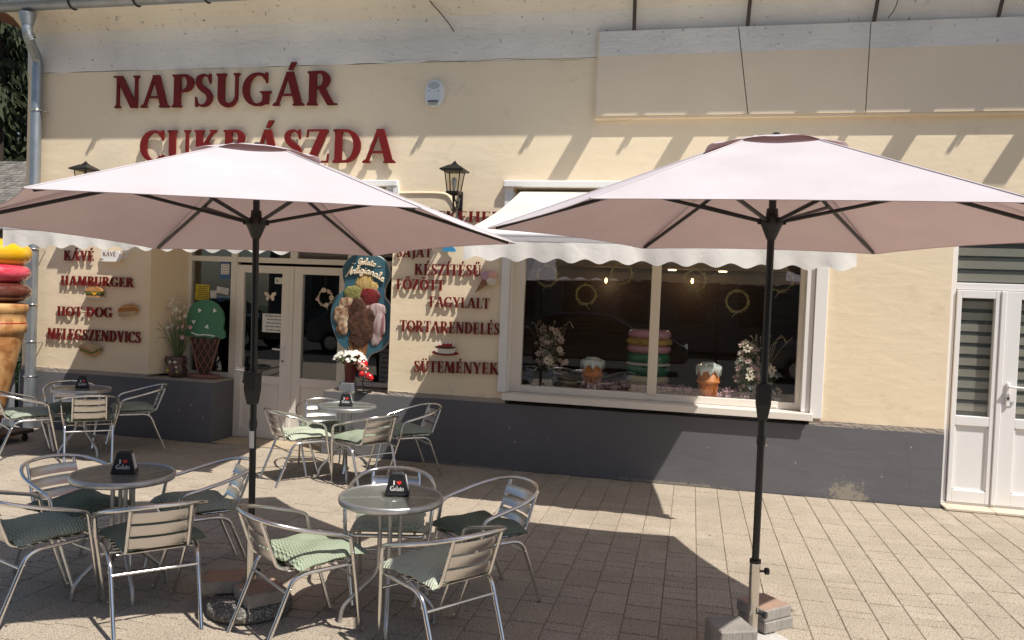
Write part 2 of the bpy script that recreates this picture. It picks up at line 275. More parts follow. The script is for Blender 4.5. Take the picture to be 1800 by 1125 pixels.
# ------------------------------------------------------------------ mesh helpers
def smoothcurve(pts, n=6, closed=False):
    P = [Vector(p) for p in pts]; out = []; m = len(P)
    rng = range(m if closed else m-1)
    for i in rng:
        p0 = P[(i-1) % m] if (closed or i > 0) else P[0]*2-P[1]
        p1 = P[i]; p2 = P[(i+1) % m]; p3 = P[(i+2) % m] if (closed or i+2 < m) else P[m-1]*2-P[m-2]
        for k in range(n):
            t = k/n; t2 = t*t; t3 = t2*t
            out.append(.5*((2*p1)+(p2-p0)*t+(2*p0-5*p1+4*p2-p3)*t2+(3*p1-p0-3*p2+p3)*t3))
    if not closed: out.append(P[-1])
    return out
def roundpath(pts, r=.05, n=5):
    P = [Vector(p) for p in pts]; out = [P[0]]
    for i in range(1, len(P)-1):
        a = (P[i-1]-P[i]); b = (P[i+1]-P[i]); rr = min(r, a.length*.48, b.length*.48)
        A = P[i]+a.normalized()*rr; B = P[i]+b.normalized()*rr
        for k in range(n+1):
            t = k/n; out.append(A*(1-t)**2+P[i]*2*t*(1-t)+B*t*t)
    out.append(P[-1]); return out

class MB:
    def __init__(s): s.v = []; s.f = []; s.sm = []; s.mi = []; s.cm = 0
    def add(s, vs, fs, smooth=False):
        o = len(s.v); s.v += [tuple(v) for v in vs]; s.f += [tuple(i+o for i in f) for f in fs]; s.sm += [smooth]*len(fs); s.mi += [s.cm]*len(fs); return s
    def box(s, x0, x1, y0, y1, z0, z1):
        v = [(x0, y0, z0), (x1, y0, z0), (x1, y1, z0), (x0, y1, z0), (x0, y0, z1), (x1, y0, z1), (x1, y1, z1), (x0, y1, z1)]
        return s.add(v, [(3, 2, 1, 0), (4, 5, 6, 7), (0, 1, 5, 4), (1, 2, 6, 5), (2, 3, 7, 6), (3, 0, 4, 7)])
    def cbox(s, x0, x1, y0, y1, z0, z1, c=.004):
        bm = bmesh.new(); bmesh.ops.create_cube(bm, size=1)
        for v in bm.verts: v.co = Vector(((x0+x1)/2+v.co.x*(x1-x0), (y0+y1)/2+v.co.y*(y1-y0), (z0+z1)/2+v.co.z*(z1-z0)))
        bmesh.ops.bevel(bm, geom=bm.edges[:], offset=c, segments=1, affect='EDGES'); bm.verts.index_update()
        s.add([v.co[:] for v in bm.verts], [[v.index for v in f.verts] for f in bm.faces]); bm.free(); return s
    def obox(s, c, half, rz=0, cham=0, M4=None):
        m = MB(); (m.cbox(-half[0], half[0], -half[1], half[1], -half[2], half[2], cham) if cham else m.box(-half[0], half[0], -half[1], half[1], -half[2], half[2]))
        R = M4 or Matrix.Rotation(rz, 4, 'Z'); return s.add([R @ Vector(v)+Vector(c) for v in m.v], m.f)
    def tube(s, path, r, n=10, cap=True, closed=False, flat=1):
        P = [Vector(p) for p in path]; m = len(P); R = r if callable(r) else (lambda t: r)
        t0 = (P[1]-P[0]).normalized(); ref = Vector((0, 0, 1)) if abs(t0.z) < .9 else Vector((1, 0, 0)); u = t0.cross(ref).normalized(); vs = []
        for i in range(m):
            if closed: t = (P[(i+1) % m]-P[i-1]).normalized()
            else: t = ((P[min(i+1, m-1)]-P[max(i-1, 0)])).normalized()
            u = (u-t*u.dot(t)).normalized(); w = t.cross(u); rr = R(i/(m-1))
            for k in range(n):
                a = 2*pi*k/n; vs.append(P[i]+u*cos(a)*rr+w*sin(a)*rr*flat)
        fs = []
        for i in range(m if closed else m-1):
            j = (i+1) % m
            for k in range(n): fs.append((i*n+k, i*n+(k+1) % n, j*n+(k+1) % n, j*n+k))
        s.add(vs, fs, True)
        if cap and not closed:
            s.add(vs[:n], [tuple(range(n))[::-1]]); s.add(vs[-n:], [tuple(range(n))])
        return s
    def lathe(s, prof, c=(0, 0, 0), n=24, smooth=True, a0=0, wob=None):
        vs = []; fs = []
        for i, (r, z) in enumerate(prof):
            for k in range(n):
                a = a0+2*pi*k/n; rr = r*(1+(wob(a, z) if wob else 0)); vs.append((c[0]+rr*cos(a), c[1]+rr*sin(a), c[2]+z))
        for i in range(len(prof)-1):
            for k in range(n): fs.append((i*n+k, i*n+(k+1) % n, (i+1)*n+(k+1) % n, (i+1)*n+k))
        s.add(vs, fs, smooth)
        if prof[0][0] > 1e-4: s.add(vs[:n], [tuple(range(n))[::-1]])
        if prof[-1][0] > 1e-4: s.add(vs[-n:], [tuple(range(n))])
        return s
    def ell(s, c, r, n=14, m=9, rot=None, jit=0):
        vs = []; fs = []; R = rot or Matrix.Identity(3)
        for i in range(m+1):
            th = pi*i/m
            for k in range(n):
                a = 2*pi*k/n; q = 1+(random.uniform(-jit, jit) if jit else 0)
                vs.append(Vector(c)+R @ Vector((r[0]*sin(th)*cos(a)*q, r[1]*sin(th)*sin(a)*q, r[2]*cos(th)*q)))
        for i in range(m):
            for k in range(n): fs.append((i*n+k, (i+1)*n+k, (i+1)*n+(k+1) % n, i*n+(k+1) % n))
        return s.add(vs, fs, True)
    def plate(s, poly, y0, y1, ox=0, oz=0):        # 2-D (x,z) outline, front at y0 (towards -y), back at y1
        n = len(poly); area = sum(poly[i][0]*poly[(i+1) % n][1]-poly[(i+1) % n][0]*poly[i][1] for i in range(n))
        if area < 0: poly = poly[::-1]
        tri = tessellate_polygon([[Vector((p[0], p[1], 0)) for p in poly]])
        vs = [(p[0]+ox, y0, p[1]+oz) for p in poly]+[(p[0]+ox, y1, p[1]+oz) for p in poly]
        fs = []
        for t in tri:
            a, b, c = t; cr = (poly[b][0]-poly[a][0])*(poly[c][1]-poly[a][1])-(poly[c][0]-poly[a][0])*(poly[b][1]-poly[a][1])
            if cr < 0: a, b, c = a, c, b
            fs.append((a, b, c)); fs.append((n+a, n+c, n+b))
        for i in range(n): j = (i+1) % n; fs.append((i, i+n, j+n, j))
        return s.add(vs, fs)
    def mesh(s, name, mats):
        me = bpy.data.meshes.new(name); me.from_pydata(s.v, [], s.f)
        for m in (mats if isinstance(mats, (list, tuple)) else [mats]): me.materials.append(m)
        me.polygons.foreach_set('use_smooth', s.sm); me.polygons.foreach_set('material_index', s.mi); me.update(); return me
    def build(s, name, mats, parent=None, loc=None, **kw):
        return put(name, s.mesh(name, mats), parent, loc, **kw)

def put(name, me, parent=None, loc=None, rz=0, label=None, cat=None, group=None, kind=None):
    o = bpy.data.objects.new(name, me); COL.objects.link(o)
    if parent is not None: o.parent = parent
    if loc is not None: o.location = loc
    if rz: o.rotation_euler.z = rz
    return tag(o, label, cat, group, kind)
def tag(o, label=None, cat=None, group=None, kind=None):
    if label: o['label'] = label
    if cat: o['category'] = cat
    if group: o['group'] = group
    if kind: o['kind'] = kind
    return o
def thing(name, label, cat, loc=(0, 0, 0), rz=0, group=None, kind=None):
    o = bpy.data.objects.new(name, None); COL.objects.link(o); o.location = loc; o.rotation_euler.z = rz; o.empty_display_size = .1
    return tag(o, label, cat, group, kind)
def kids(o): return [c for c in bpy.data.objects if c.parent == o]
def copy_tree(src, children, loc, rz, label, group=None):
    r = src.copy(); COL.objects.link(r); r.location = loc; r.rotation_euler.z = rz; r['label'] = label
    if group: r['group'] = group
    for ch, gs in children:
        c = ch.copy(); COL.objects.link(c); c.parent = r
        for g in gs:
            d = g.copy(); COL.objects.link(d); d.parent = c
    return r
def tree_of(o):
    ch = [c for c in bpy.data.objects if c.parent == o]; return [(c, [g for g in bpy.data.objects if g.parent == c]) for c in ch]

# ------------------------------------------------------------------ ground and pavement
MB().box(-60, 60, -60, 80, -.5, -.1).build('ground', M['grass'], kind='structure')
MB().box(-40, 40, -11, -1.2, -.099, -.02).build('road', M['asphalt'], kind='structure')
pav = thing('pavement', None, None, kind='structure')
MB().box(-22, 22, -1.2, 8.6, -.12, -.0055).build('sand_bed', M['sand'], pav)
def project(x, y, z=0):
    d = Vector((x, y, z-EYE)); dz = d.dot(fw)
    if dz < .2: return None
    return 900+1391.12*d.dot(rt)/dz, 562.5-1391.12*d.dot(up)/dz
def stone_mesh(w, l, name='paving_stone', mt=None, t=.05, c=.003):
    a, b = w/2, l/2; m = MB()
    v = [(-a, -b, -t), (a, -b, -t), (a, b, -t), (-a, b, -t), (-a, -b, -c), (a, -b, -c), (a, b, -c), (-a, b, -c), (-a+c, -b+c, 0), (a-c, -b+c, 0), (a-c, b-c, 0), (-a+c, b-c, 0)]
    m.add(v, [(0, 1, 5, 4), (1, 2, 6, 5), (2, 3, 7, 6), (3, 0, 4, 7), (4, 5, 9, 8), (5, 6, 10, 9), (6, 7, 11, 10), (7, 4, 8, 11), (8, 9, 10, 11)])
    return m
PW = .1953; stones = []
rs = random.Random(11)
for k in range(-64, 52):
    xc = .098+(k+.5)*PW
    y = -1.15+rs.uniform(0, .1)
    yend = Y0-.035
    if -5.06 < xc < -3.74: yend = 8.02
    if xc > 2.23: yend = 7.60
    if xc < -7.75: yend = 8.55
    while y < yend-.02:
        l = rs.choice([.0975, .195, .195, .195, .293, .0975])
        l = min(l, yend-y)
        if l > .03: stones.append((xc, y+l/2, round(l, 4), rs.uniform(-.0013, .0013), rs.uniform(-.010, .010)))
        y += l
def seen(s):
    if s[1] < 1: return False
    p = project(s[0], s[1]); return p is not None and -25 < p[0] < 1825 and p[1] < 1150
vis = sorted([s for s in stones if seen(s)], key=lambda s: s[0]**2+s[1]**2)
rest = [s for s in stones if not seen(s)]
cache = {}
for s in vis[:295]:
    l = s[2]
    if l not in cache: cache[l] = stone_mesh(PW-.005, l-.0095).mesh('paving_stone', M['paver'])
    o = put('paving_stone', cache[l], pav, (s[0], s[1], s[3])); o.rotation_euler = (s[4]*.18, -s[4]*.15, s[4]*.3)
mb = MB()
for s in vis[295:]+[q for q in rest if -14 < q[0] < 9]:
    t = stone_mesh(PW-.005, s[2]-.0095); R = Matrix.Rotation(s[4]*.3, 3, 'Z'); mb.add([R @ Vector((v[0], v[1], v[2]))+Vector((s[0], s[1], s[3]+s[4]*.15*v[0])) for v in t.v], t.f)
mb.build('paving_stones', M['paver'], pav, kind='stuff')
# entry landing tiles
for i in range(4):
    for j in range(1):
        pass
fallen = MB(); fallen.add([(-.03, -.02, .004), (.02, -.025, .012), (.035, .01, .003), (-.01, .03, .014)], [(0, 1, 2, 3)])
fallen.build('fallen_leaf', M['pampas'], None, (-2.50, 3.17, 0), label='small dry brown leaf lying on the paving at the bottom left', cat='leaf')

# ------------------------------------------------------------------ the cafe building
bld = thing('cafe_building', 'cream plastered single storey confectionery shop with dark grey plinth and deep cove eave', 'building')
WT = .25
XL, XR = -7.55, 6.5
DX0, DX1 = -5.87, -3.03       # entrance recess
WX0, WX1, WZ0, WZ1 = -1.78, 1.085, .745, 2.80
RX0, RX1, RZ1 = 2.215, 4.6, 2.78
PZ = .70                      # top of the plinth
w = MB()
T = Y0+WT
w.box(XL, DX0, Y0, T, PZ, 2.80)
w.box(DX1, WX0, Y0, T, PZ, 2.80)
w.box(WX1, RX0, Y0, T, PZ, 2.78)
w.box(RX1, XR, Y0, T, PZ, 2.78)
w.box(XL, DX1, Y0, T, 2.80, 4.06)
w.box(DX1, WX1, Y0, T, 2.80, 4.06)
w.box(WX1, XR, Y0, T, 2.78, 4.06)
# slanted reveal on the left of the entrance (thin leaf of wall) and its ceiling
w.add([(DX0, Y0+.002, PZ), (-5.70, 8.1, PZ), (-5.70, 8.1, 2.80), (DX0, Y0+.002, 2.80)], [(0, 1, 2, 3)])
w.add([(-5.70, 8.12, PZ), (-5.9, 8.12, PZ), (-5.9, 8.12, 2.8), (-5.70, 8.12, 2.8)], [(0, 1, 2, 3)])
w.box(DX1+.001, DX1+.2, T, 8.3, 0, 2.80)
w.box(XL, XL+.25, T, 14, 0, 4.06)
w.build('wall', M['cream'], bld)
pl = MB(); py = Y0-.025
pl.box(XL-.01, DX0, py, T, 0, .655)
pl.box(DX0+.0, -5.06, py, 8.1, 0, .655)
pl.box(-3.74, -1.0, py, T, 0, .655); pl.box(-1.0, WX1-.6, py, T, 0, .655); pl.box(WX1-.6, RX0-.001, py, T, 0, .655)
pl.add([(-3.741, py, 0), (-3.741, py, .655), (-3.80, 8.12, .60), (-3.80, 8.12, 0)], [(0, 1, 2, 3)])
pl.box(-3.76, DX1, T, 8.1, 0, .655)
pl.build('plinth', M['plinth'], bld)
cr = MB()
def wavy_strip(x0, x1, z0, z1, y0, y1, n, amp):
    rr = random.Random(int(x0*100)); bot = [(x0+(x1-x0)*i/n, z0) for i in range(n+1)]; top = [(x1-(x1-x0)*i/n, z1+rr.uniform(-amp, amp)) for i in range(n+1)]
    return bot+top
for a, b in ((XL, DX0), (DX1, WX0), (WX1, RX0)):
    cr = MB(); cr.plate(wavy_strip(a, b, .655, .700, 0, 0, 40, .004), Y0-.012, Y0+.2); cr.build('bare_render_strip', M['crust'], bld)
cr = MB(); cr.plate(wavy_strip(DX0, -5.06, .655, .672, 0, 0, 10, .003), Y0-.01, 8.09); cr.build('bare_render_strip', M['crust'], bld)
cr = MB()
cr.plate(wavy_strip(-3.73, DX1, .655, .666, 0, 0, 12, .004), Y0-.02, 8.09)
cr.build('bare_render_strip', M['crust'], bld)
# upper plaster band and cove
prof = [(Y0-.004, 4.062), (Y0-.012, 4.085), (Y0-.014, 4.30)]
NB = 6
for i in range(1, 9):
    a = i/8*pi/2; prof.append((Y0-.014-.34*(1-cos(a))*1.0, 4.30+.34*sin(a)))
prof += [(Y0-.37, 4.66)]
band = MB(); cov = MB(); nx = 60
def sweep(mb, pr, x0, x1, n, amp, seed, smooth=True):
    rr = random.Random(seed); vs = []; fs = []
    for i in range(n+1):
        x = x0+(x1-x0)*i/n
        for j, (yy, zz) in enumerate(pr):
            e = rr.uniform(-amp, amp) if j == 0 else 0
            vs.append((x, yy+rr.uniform(-amp, amp)*.3, zz+e))
    m = len(pr)
    for i in range(n):
        for j in range(m-1): fs.append((i*m+j, (i+1)*m+j, (i+1)*m+j+1, i*m+j+1))
    mb.add(vs, fs, smooth)
sweep(band, prof[:NB], XL-.0, XR, 90, .006, 3)
band.build('rough_white_band', M['whitewash'], bld)
sweep(cov, prof[NB-1:], XL-.0, XR, 60, .0, 5)
cov.build('cove_eave', M['cove'], bld)
cap = MB(); cap.plate([(Y0-.014-.34*(1-cos(i/8*pi/2)), 4.30+.34*sin(i/8*pi/2)) for i in range(9)]+[(Y0+.2, 4.66), (Y0+.2, 4.07), (Y0, 4.07)], 0, .01)
capv = [(XL-.002+v[1], v[0], v[2]) for v in cap.v]; cc = MB(); cc.add(capv, cap.f); cc.build('cove_end', M['cove'], bld)
# fascia box: three painted panels on the wall, right side
fs_ = [(-.985, .36, .36, .0), (.372, 1.42, 1.42, 0), (1.432, XR, XR, 0)]
def fpanel(x0a, x0b, x1a, x1b):
    m = MB(); y = Y0-.065
    for mi, (za, zb) in enumerate(((3.485, 4.055), (4.055, 4.285))):
        m.cm = mi; ta = (za-3.485)/.8; tb = (zb-3.485)/.8
        xa0, xa1 = x0a+(x0b-x0a)*ta, x1a+(x1b-x1a)*ta; xb0, xb1 = x0a+(x0b-x0a)*tb, x1a+(x1b-x1a)*tb
        v = [(xa0, y, za), (xa1, y, za), (xa1, Y0+.01, za), (xa0, Y0+.01, za), (xb0, y, zb), (xb1, y, zb), (xb1, Y0+.01, zb), (xb0, Y0+.01, zb)]
        f = [(0, 1, 5, 4), (1, 2, 6, 5), (3, 0, 4, 7)]
        if mi == 0: f.append((3, 2, 1, 0))
        else: f.append((4, 5, 6, 7))
        m.add(v, f)
    return m
for q in ((-.985, -.985, .410, .290), (.418, .299, 1.418, 1.424), (1.426, 1.432, XR, XR)):
    fpanel(*q).build('fascia_panel', [M['creambox'], M['whitewash']], bld)
trim = MB(); trim.box(-1.003, -.986, Y0-.055, Y0, 3.478, 4.290); trim.box(-1.003, XR, Y0-.05, Y0, 3.462, 3.483); trim.box(-.98, XR, Y0-.03, Y0, 4.287, 4.300)
trim.build('fascia_trim', M['creambox'], bld)
for x in (-.66, .375, 1.455, 2.45):
    MB().tube([(x, Y0-.05, 4.287), (x+.015, Y0-.30, 4.75)], .017, 4).build('steel_strut', M['brownsteel'], bld)
cb = MB(); cb.tube(smoothcurve([(1.56, Y0-.1, 4.30), (1.60, Y0-.12, 4.36), (1.62, Y0-.15, 4.44), (1.58, Y0-.2, 4.52), (1.6, Y0-.25, 4.7)], 5), .004, 5)
cb.tube(smoothcurve([(-2.45, Y0-.03, 4.35), (-2.52, Y0-.09, 4.45), (-2.66, Y0-.2, 4.60)], 5), .005, 5)
cb.build('loose_cable', M['black'], bld)
# roof slab with tile edge, above the gutter
rf = MB(); rf.box(XL-.35, XR, Y0-.36, 14, 4.662, 4.74); rf.build('roof', M['tiles'], bld)
MB().box(-7.9, 6.5, 8.9, 9.0, 2.9, 4.66).build('attic_wall', M['room'], bld)
# out-of-sight eave boards of guessed shape, added to throw the slanting shadows
GZ, GY = 4.62, Y0-.385
for k in range(-3, 5):
    if k < 0: continue
    x = -.39+.965*k
    m = MB(); m.plate([(-.10, 0), (.10, 0), (.10, .03), (-.10, .03)], 0, .001)
    MB().box(x-.09, x+.09, Y0-.60, Y0-.34, 4.615, 4.64).build('eave_shadow_board', M['wood'], bld)
for k in range(14):
    x = -6.85+.485*k*2 if k < 6 else -.87+.965*(k-6)
    m = MB(); m.box(x-.016, x+.016, Y0-.535, Y0-.34, 4.70, 4.72); m.box(x+.03, x+.045, Y0-.515, Y0-.34, 4.70, 4.72); m.build('gutter_hook', M['zinc'], bld)

# gutter and downpipe (one rigid piece of plumbing)
gut = thing('rain_gutter', 'grey zinc half round gutter running along the eave at the top left', 'gutter')
m = MB(); vs = []; fs = []; n = 10
for i, x in enumerate((-8.0, XR)):
    for k in range(n+1):
        a = pi+pi*k/n; vs.append((x, GY+.075*cos(a), 4.70+.075*sin(a)))
for k in range(n): fs.append((k, k+1, n+1+k+1, n+1+k))
m.add(vs, fs, True); vs2 = [(v[0], GY+(v[1]-GY)*.94, 4.70+(v[2]-4.70)*.94) for v in vs]; m.add(vs2, [f[::-1] for f in fs], True)
m.tube([(-8.0, GY-.078, 4.703), (XR, GY-.078, 4.703)], .011, 8); m.build('gutter_trough', M['zinc'], gut)
for x in (-6.62, -5.83, -5.0, -4.2):
    m = MB(); m.tube([(x, GY+.082*cos(pi+pi*k/8), 4.70+.082*sin(pi+pi*k/8)) for k in range(9)], .010, 6); m.build('gutter_bracket', M['iron'], gut)
dp = thing('downpipe', 'grey zinc downpipe with swan neck running down the left edge of the wall', 'drainpipe')
PX, PY, PR = -7.345, Y0-.085, .056
m = MB(); m.lathe([(.085, 4.60), (.08, 4.55), (.056, 4.47)], (-7.20, GY, 0), 16); m.build('hopper', M['zinc'], dp)
m = MB(); m.tube(roundpath([(-7.20, GY, 4.50), (-7.20, GY, 4.36), (PX, PY, 4.20), (PX, PY, 4.05)], .07, 7), PR*.92, 16); m.build('swan_neck', M['zinc'], dp)
for k in range(5):
    t = k/4; m = MB(); c = Vector((-7.20, GY+.012+.03*t, 4.395-.055*t)); ax = Vector((-.08*t, .5*t, -1)).normalized(); u = ax.cross(Vector((1, 0, 0))).normalized(); w_ = ax.cross(u)
    m.tube([c+u*cos(2*pi*j/16)*PR*.97+w_*sin(2*pi*j/16)*PR*.97 for j in range(16)], .005, 5, closed=True); m.build('fold', M['zinc'], dp)
m = MB(); m.tube([(PX, PY, 4.10), (PX, PY, 0)], PR, 18); m.build('pipe', M['zinc'], dp)
m = MB(); m.tube([(PX, PY, .62), (PX, PY, 0)], PR+.007, 18); m.build('cast_iron_foot', M['zinc'], dp)
for z in (3.62, 2.05, 1.42, 1.0, .60, .32):
    m = MB(); m.tube([(PX+cos(2*pi*j/16)*(PR+.008), PY+sin(2*pi*j/16)*(PR+.008), z) for j in range(16)], .008, 6, closed=True)
    if z in (3.62, 2.05, 1.0): m.tube([(PX+PR, PY, z), (PX+PR+.04, PY+.03, z-.005)], .006, 6); m.tube([(PX+PR+.03, PY-.01, z-.01), (PX+PR+.03, PY+.08, z-.01)], .006, 6)
    m.build('pipe_clamp', M['steel'], dp)

# interior: room shell
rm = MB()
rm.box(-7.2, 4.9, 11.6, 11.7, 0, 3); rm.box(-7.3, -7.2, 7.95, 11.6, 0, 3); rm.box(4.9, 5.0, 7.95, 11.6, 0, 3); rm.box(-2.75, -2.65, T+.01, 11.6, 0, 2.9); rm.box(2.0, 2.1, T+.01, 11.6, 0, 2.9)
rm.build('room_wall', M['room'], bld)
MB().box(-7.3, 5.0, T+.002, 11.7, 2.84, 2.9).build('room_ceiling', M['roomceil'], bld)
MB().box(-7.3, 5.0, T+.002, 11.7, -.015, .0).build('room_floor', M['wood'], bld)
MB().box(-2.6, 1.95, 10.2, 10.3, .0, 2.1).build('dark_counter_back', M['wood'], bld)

def pane(name, x0, x1, z0, z1, y, parent, mt=None):
    return MB().box(x0, x1, y, y+.004, z0, z1).build(name, mt or M['glass'], parent)
def frame(mb, x0, x1, z0, z1, y0, y1, w_, c=.004):
    mb.cbox(x0, x0+w_, y0, y1, z0, z1, c); mb.cbox(x1-w_, x1, y0, y1, z0, z1, c)
    mb.cbox(x0+w_-.001, x1-w_+.001, y0+.001, y1, z0, z0+w_, c); mb.cbox(x0+w_-.001, x1-w_+.001, y0+.001, y1, z1-w_, z1, c)

# main shop window
FY = Y0+.12
win = MB(); 
win.cbox(WX0+.01, -1.66, FY, FY+.07, .80, 2.76); win.cbox(.97, WX1-.075, FY, FY+.07, .80, 2.76); win.cbox(WX0+.01, WX1-.075, FY+.002, FY+.07, .765, .835); win.cbox(WX0+.01, WX1-.01, FY+.002, FY+.07, 2.68, 2.78)
win = win.build('display_window', M['pvc2'], bld, label='wide two light display window with cream frame')
m = MB(); m.cbox(-.40, -.31, FY-.012, FY+.06, .82, 2.68); m.build('mullion', M['creampost'], win)
m = MB(); m.cbox(1.01, WX1-.002, Y0+.005, FY+.07, .77, 2.76, .003); m.build('side_reveal', M['pvc'], win)
m = MB(); m.cbox(WX0+.0, WX0+.012, Y0+.005, FY+.07, .77, 2.76, .003); m.build('side_reveal', M['pvc'], win)
pane('pane', -1.665, -.395, .83, 2.69, FY+.03, win); pane('pane', -.315, .975, .83, 2.69, FY+.031, win)
m = MB(); m.cbox(WX0-.085, WX0, Y0-.022, Y0+.006, .77, 2.80, .003); m.build('surround_board', M['pvc'], win); m = MB(); m.cbox(WX1, WX1+.105, Y0-.022, Y0+.006, .72, 2.80, .003); m.build('surround_board', M['pvc'], win)
m = MB(); m.cbox(WX0-.09, WX1+.11, Y0-.07, Y0+.005, 2.80, 2.865, .008); m.build('head_hood', M['pvc'], win)
m = MB(); m.cbox(WX0-.02, WX1+.02, Y0-.075, FY, .735, .765, .004); m.cbox(WX0-.02, WX1+.02, Y0-.09, Y0-.074, .700, .765, .003); m.build('window_sill', M['pvc2'], win)
for x in (-1.58, -.36, .78): MB().cbox(x-.03, x+.03, FY-.008, FY+.002, .785, .797, .003).build('drain_cap', M['pvc'], win)
# display shelf inside
MB().box(-1.77, 1.07, FY+.075, 8.62, .70, .765).build('display_shelf', M['displayfloor'], bld)

# right hand door and transom (double door, cut by the frame edge)
DY = Y0+.10
sc_ = MB(); sc_.box(RX0+.002, RX0+.01, Y0+.001, DY, .03, RZ1)
rd = MB(); rd.cbox(RX0+.012, RX0+.07, DY, DY+.08, .04, RZ1-.01); rd.cbox(RX0+.07, RX1, DY+.001, DY+.08, 1.945, 2.005); rd.cbox(RX0+.07, RX1, DY+.001, DY+.08, 2.70, RZ1-.01); rd.box(RX0+.012, RX1, DY-.01, DY+.08, .028, .042)
rdo = rd.build('white_double_door', M['pvc'], bld, label='white plastic double door with striped blinds')
def leaf(parent, x0, x1, zt, z0, y, gz0, gz1, fw_, pz0, pz1, name='door_leaf', mt='pvc'):
    m = MB(); g0, g1 = x0+fw_, x1-fw_
    m.cbox(x0, g0, y, y+.06, z0, zt); m.cbox(g1, x1, y, y+.06, z0, zt)
    m.cbox(g0-.001, g1+.001, y+.001, y+.06, gz1, zt); m.cbox(g0-.001, g1+.001, y+.001, y+.06, z0, pz0); m.cbox(g0-.001, g1+.001, y+.001, y+.06, pz1, gz0)
    m.box(g0-.002, g1+.002, y+.022, y+.05, pz0-.002, pz1+.002)
    # bead moulding round panel
    for (a, b, c, d) in ((g0, g0+.01, pz0, pz1), (g1-.01, g1, pz0, pz1), (g0, g1, pz0, pz0+.01), (g0, g1, pz1-.01, pz1)): m.box(a, b, y+.008, y+.03, c, d)
    return m.build(name, M[mt], parent)
gk = MB()
for (a, b, c, d) in ((2.318, 2.326, .815, 1.875), (2.562, 2.57, .815, 1.875), (2.326, 2.562, .815, .823), (2.326, 2.562, 1.867, 1.875)): gk.box(a, b, DY-.012, DY+.02, c, d)
l1 = leaf(bld, RX0+.075, 2.640, 1.94, .045, DY-.018, .82, 1.87, .040, .155, .735)
pane('pane', 2.322, 2.604, .80, 1.88, DY+.02, l1)
l2 = leaf(bld, 2.69, 3.30, 1.94, .045, DY-.018, .82, 1.87, .115, .155, .735)
pane('pane', 2.80, 3.19, .80, 1.88, DY+.02, l2)
MB().cbox(2.642, 2.688, DY-.03, DY+.05, .045, 1.94, .006).build('meeting_stile', M['pvc'], bld)
m = MB(); m.cbox(2.715, 2.748, DY-.040, DY-.022, .93, 1.14, .006); m.tube([(2.733, DY-.03, 1.105), (2.733, DY-.072, 1.105)], .011, 8); m.tube([(2.725, DY-.072, 1.105), (2.86, DY-.072, 1.10)], .010, 8); m.build('door_handle', M['pvc'], bld)
m = MB(); m.tube([(2.731, DY-.0405, 1.0), (2.731, DY-.046, 1.0)], .010, 10); m.build('keyhole', M['black'], bld)
pane('transom_pane', RX0+.07, RX1, 2.0, 2.70, DY+.03, bld)
for k in range(16):
    z = .86+.102*k if k < 10 else 2.02+.115*(k-10)
    h = .066 if k < 10 else .070
    if k < 10:
        MB().box(2.30, 2.62, DY+.05, DY+.053, z, z+h).build('blind_stripe', M['blind'], bld); MB().box(2.79, 3.2, DY+.05, DY+.053, z, z+h).build('blind_stripe', M['blind'], bld)
    else: MB().box(RX0+.05, RX1, DY+.05, DY+.053, z, z+h).build('blind_stripe', M['blind'], bld)
MB().box(RX0+.02, RX1, DY+.056, DY+.06, .8, 2.72).build('blind_backing', mat('grey_voile', (.10, .105, .10), .8), bld)
for i in range(6):
    x = RX0+.02+.40*i; MB().cbox(x, x+.395, Y0-.10, DY-.01, .004, .026, .003).build('threshold_slab', M['beige'], bld)

# entrance: frame, side windows, double door
EY = 8.1
ef = MB()
ef.cbox(-5.72, -5.66, EY, EY+.07, .67, 2.78); ef.cbox(-5.15, -5.07, EY-.005, EY+.07, .0, 2.78); ef.cbox(-3.78+.06, -3.62, EY-.005, EY+.07, .0, 2.78)
ef.cbox(-5.66, -3.05, EY-.003, EY+.07, 1.995, 2.055); ef.cbox(-5.66, -3.05, EY+.001, EY+.07, 2.72, 2.80); ef.cbox(-5.66, -5.15, EY+.001, EY+.07, .672, .725); ef.cbox(-3.62, -3.05, EY+.001, EY+.07, .672, .725); ef.cbox(-3.10, -3.035, EY, EY+.07, .67, 2.78)
ef.cbox(-4.42, -4.33, EY+.002, EY+.06, 2.05, 2.73)
efo = ef.build('entrance_frame', M['pvc2'], bld)
pane('pane', -5.67, -5.14, .72, 2.0, EY+.03, efo); pane('pane', -5.67, -4.41, 2.05, 2.73, EY+.031, efo); pane('pane', -4.34, -3.05, 2.05, 2.73, EY+.032, efo); pane('pane', -3.63, -3.09, .72, 2.0, EY+.033, efo)
el1 = leaf(bld, -5.065, -4.402, 1.965, .01, EY-.02, .72, 1.88, .095, .12, .63, 'entrance_door_leaf', 'pvc2')
pane('pane', -4.98, -4.49, .71, 1.89, EY+.012, el1)
el2 = leaf(bld, -4.348, -3.70, 1.965, .01, EY-.02, .72, 1.88, .105, .12, .63, 'entrance_door_leaf', 'pvc2')
pane('pane', -4.25, -3.80, .71, 1.89, EY+.012, el2)
MB().cbox(-4.402, -4.348, EY-.03, EY+.05, .01, 1.965, .006).build('meeting_stile', M['pvc2'], bld)
m = MB(); m.cbox(-4.47, -4.435, EY-.035, EY-.02, .86, 1.08, .006); m.tube([(-4.452, EY-.03, 1.03), (-4.452, EY-.07, 1.03), (-4.56, EY-.07, 1.035)], .010, 8); m.build('door_handle', M['pvc'], bld)
m = MB(); m.tube([(-4.452, EY-.0355, .90), (-4.452, EY-.04, .90)], .012, 10); m.build('keyhole', M['black'], bld)
# entry tiles
for i in range(4):
    x = -5.05+.328*i
    MB().cbox(x, x+.322, 7.66, 8.07, .002, .010, .002).build('entry_tile', M['tile'], bld)
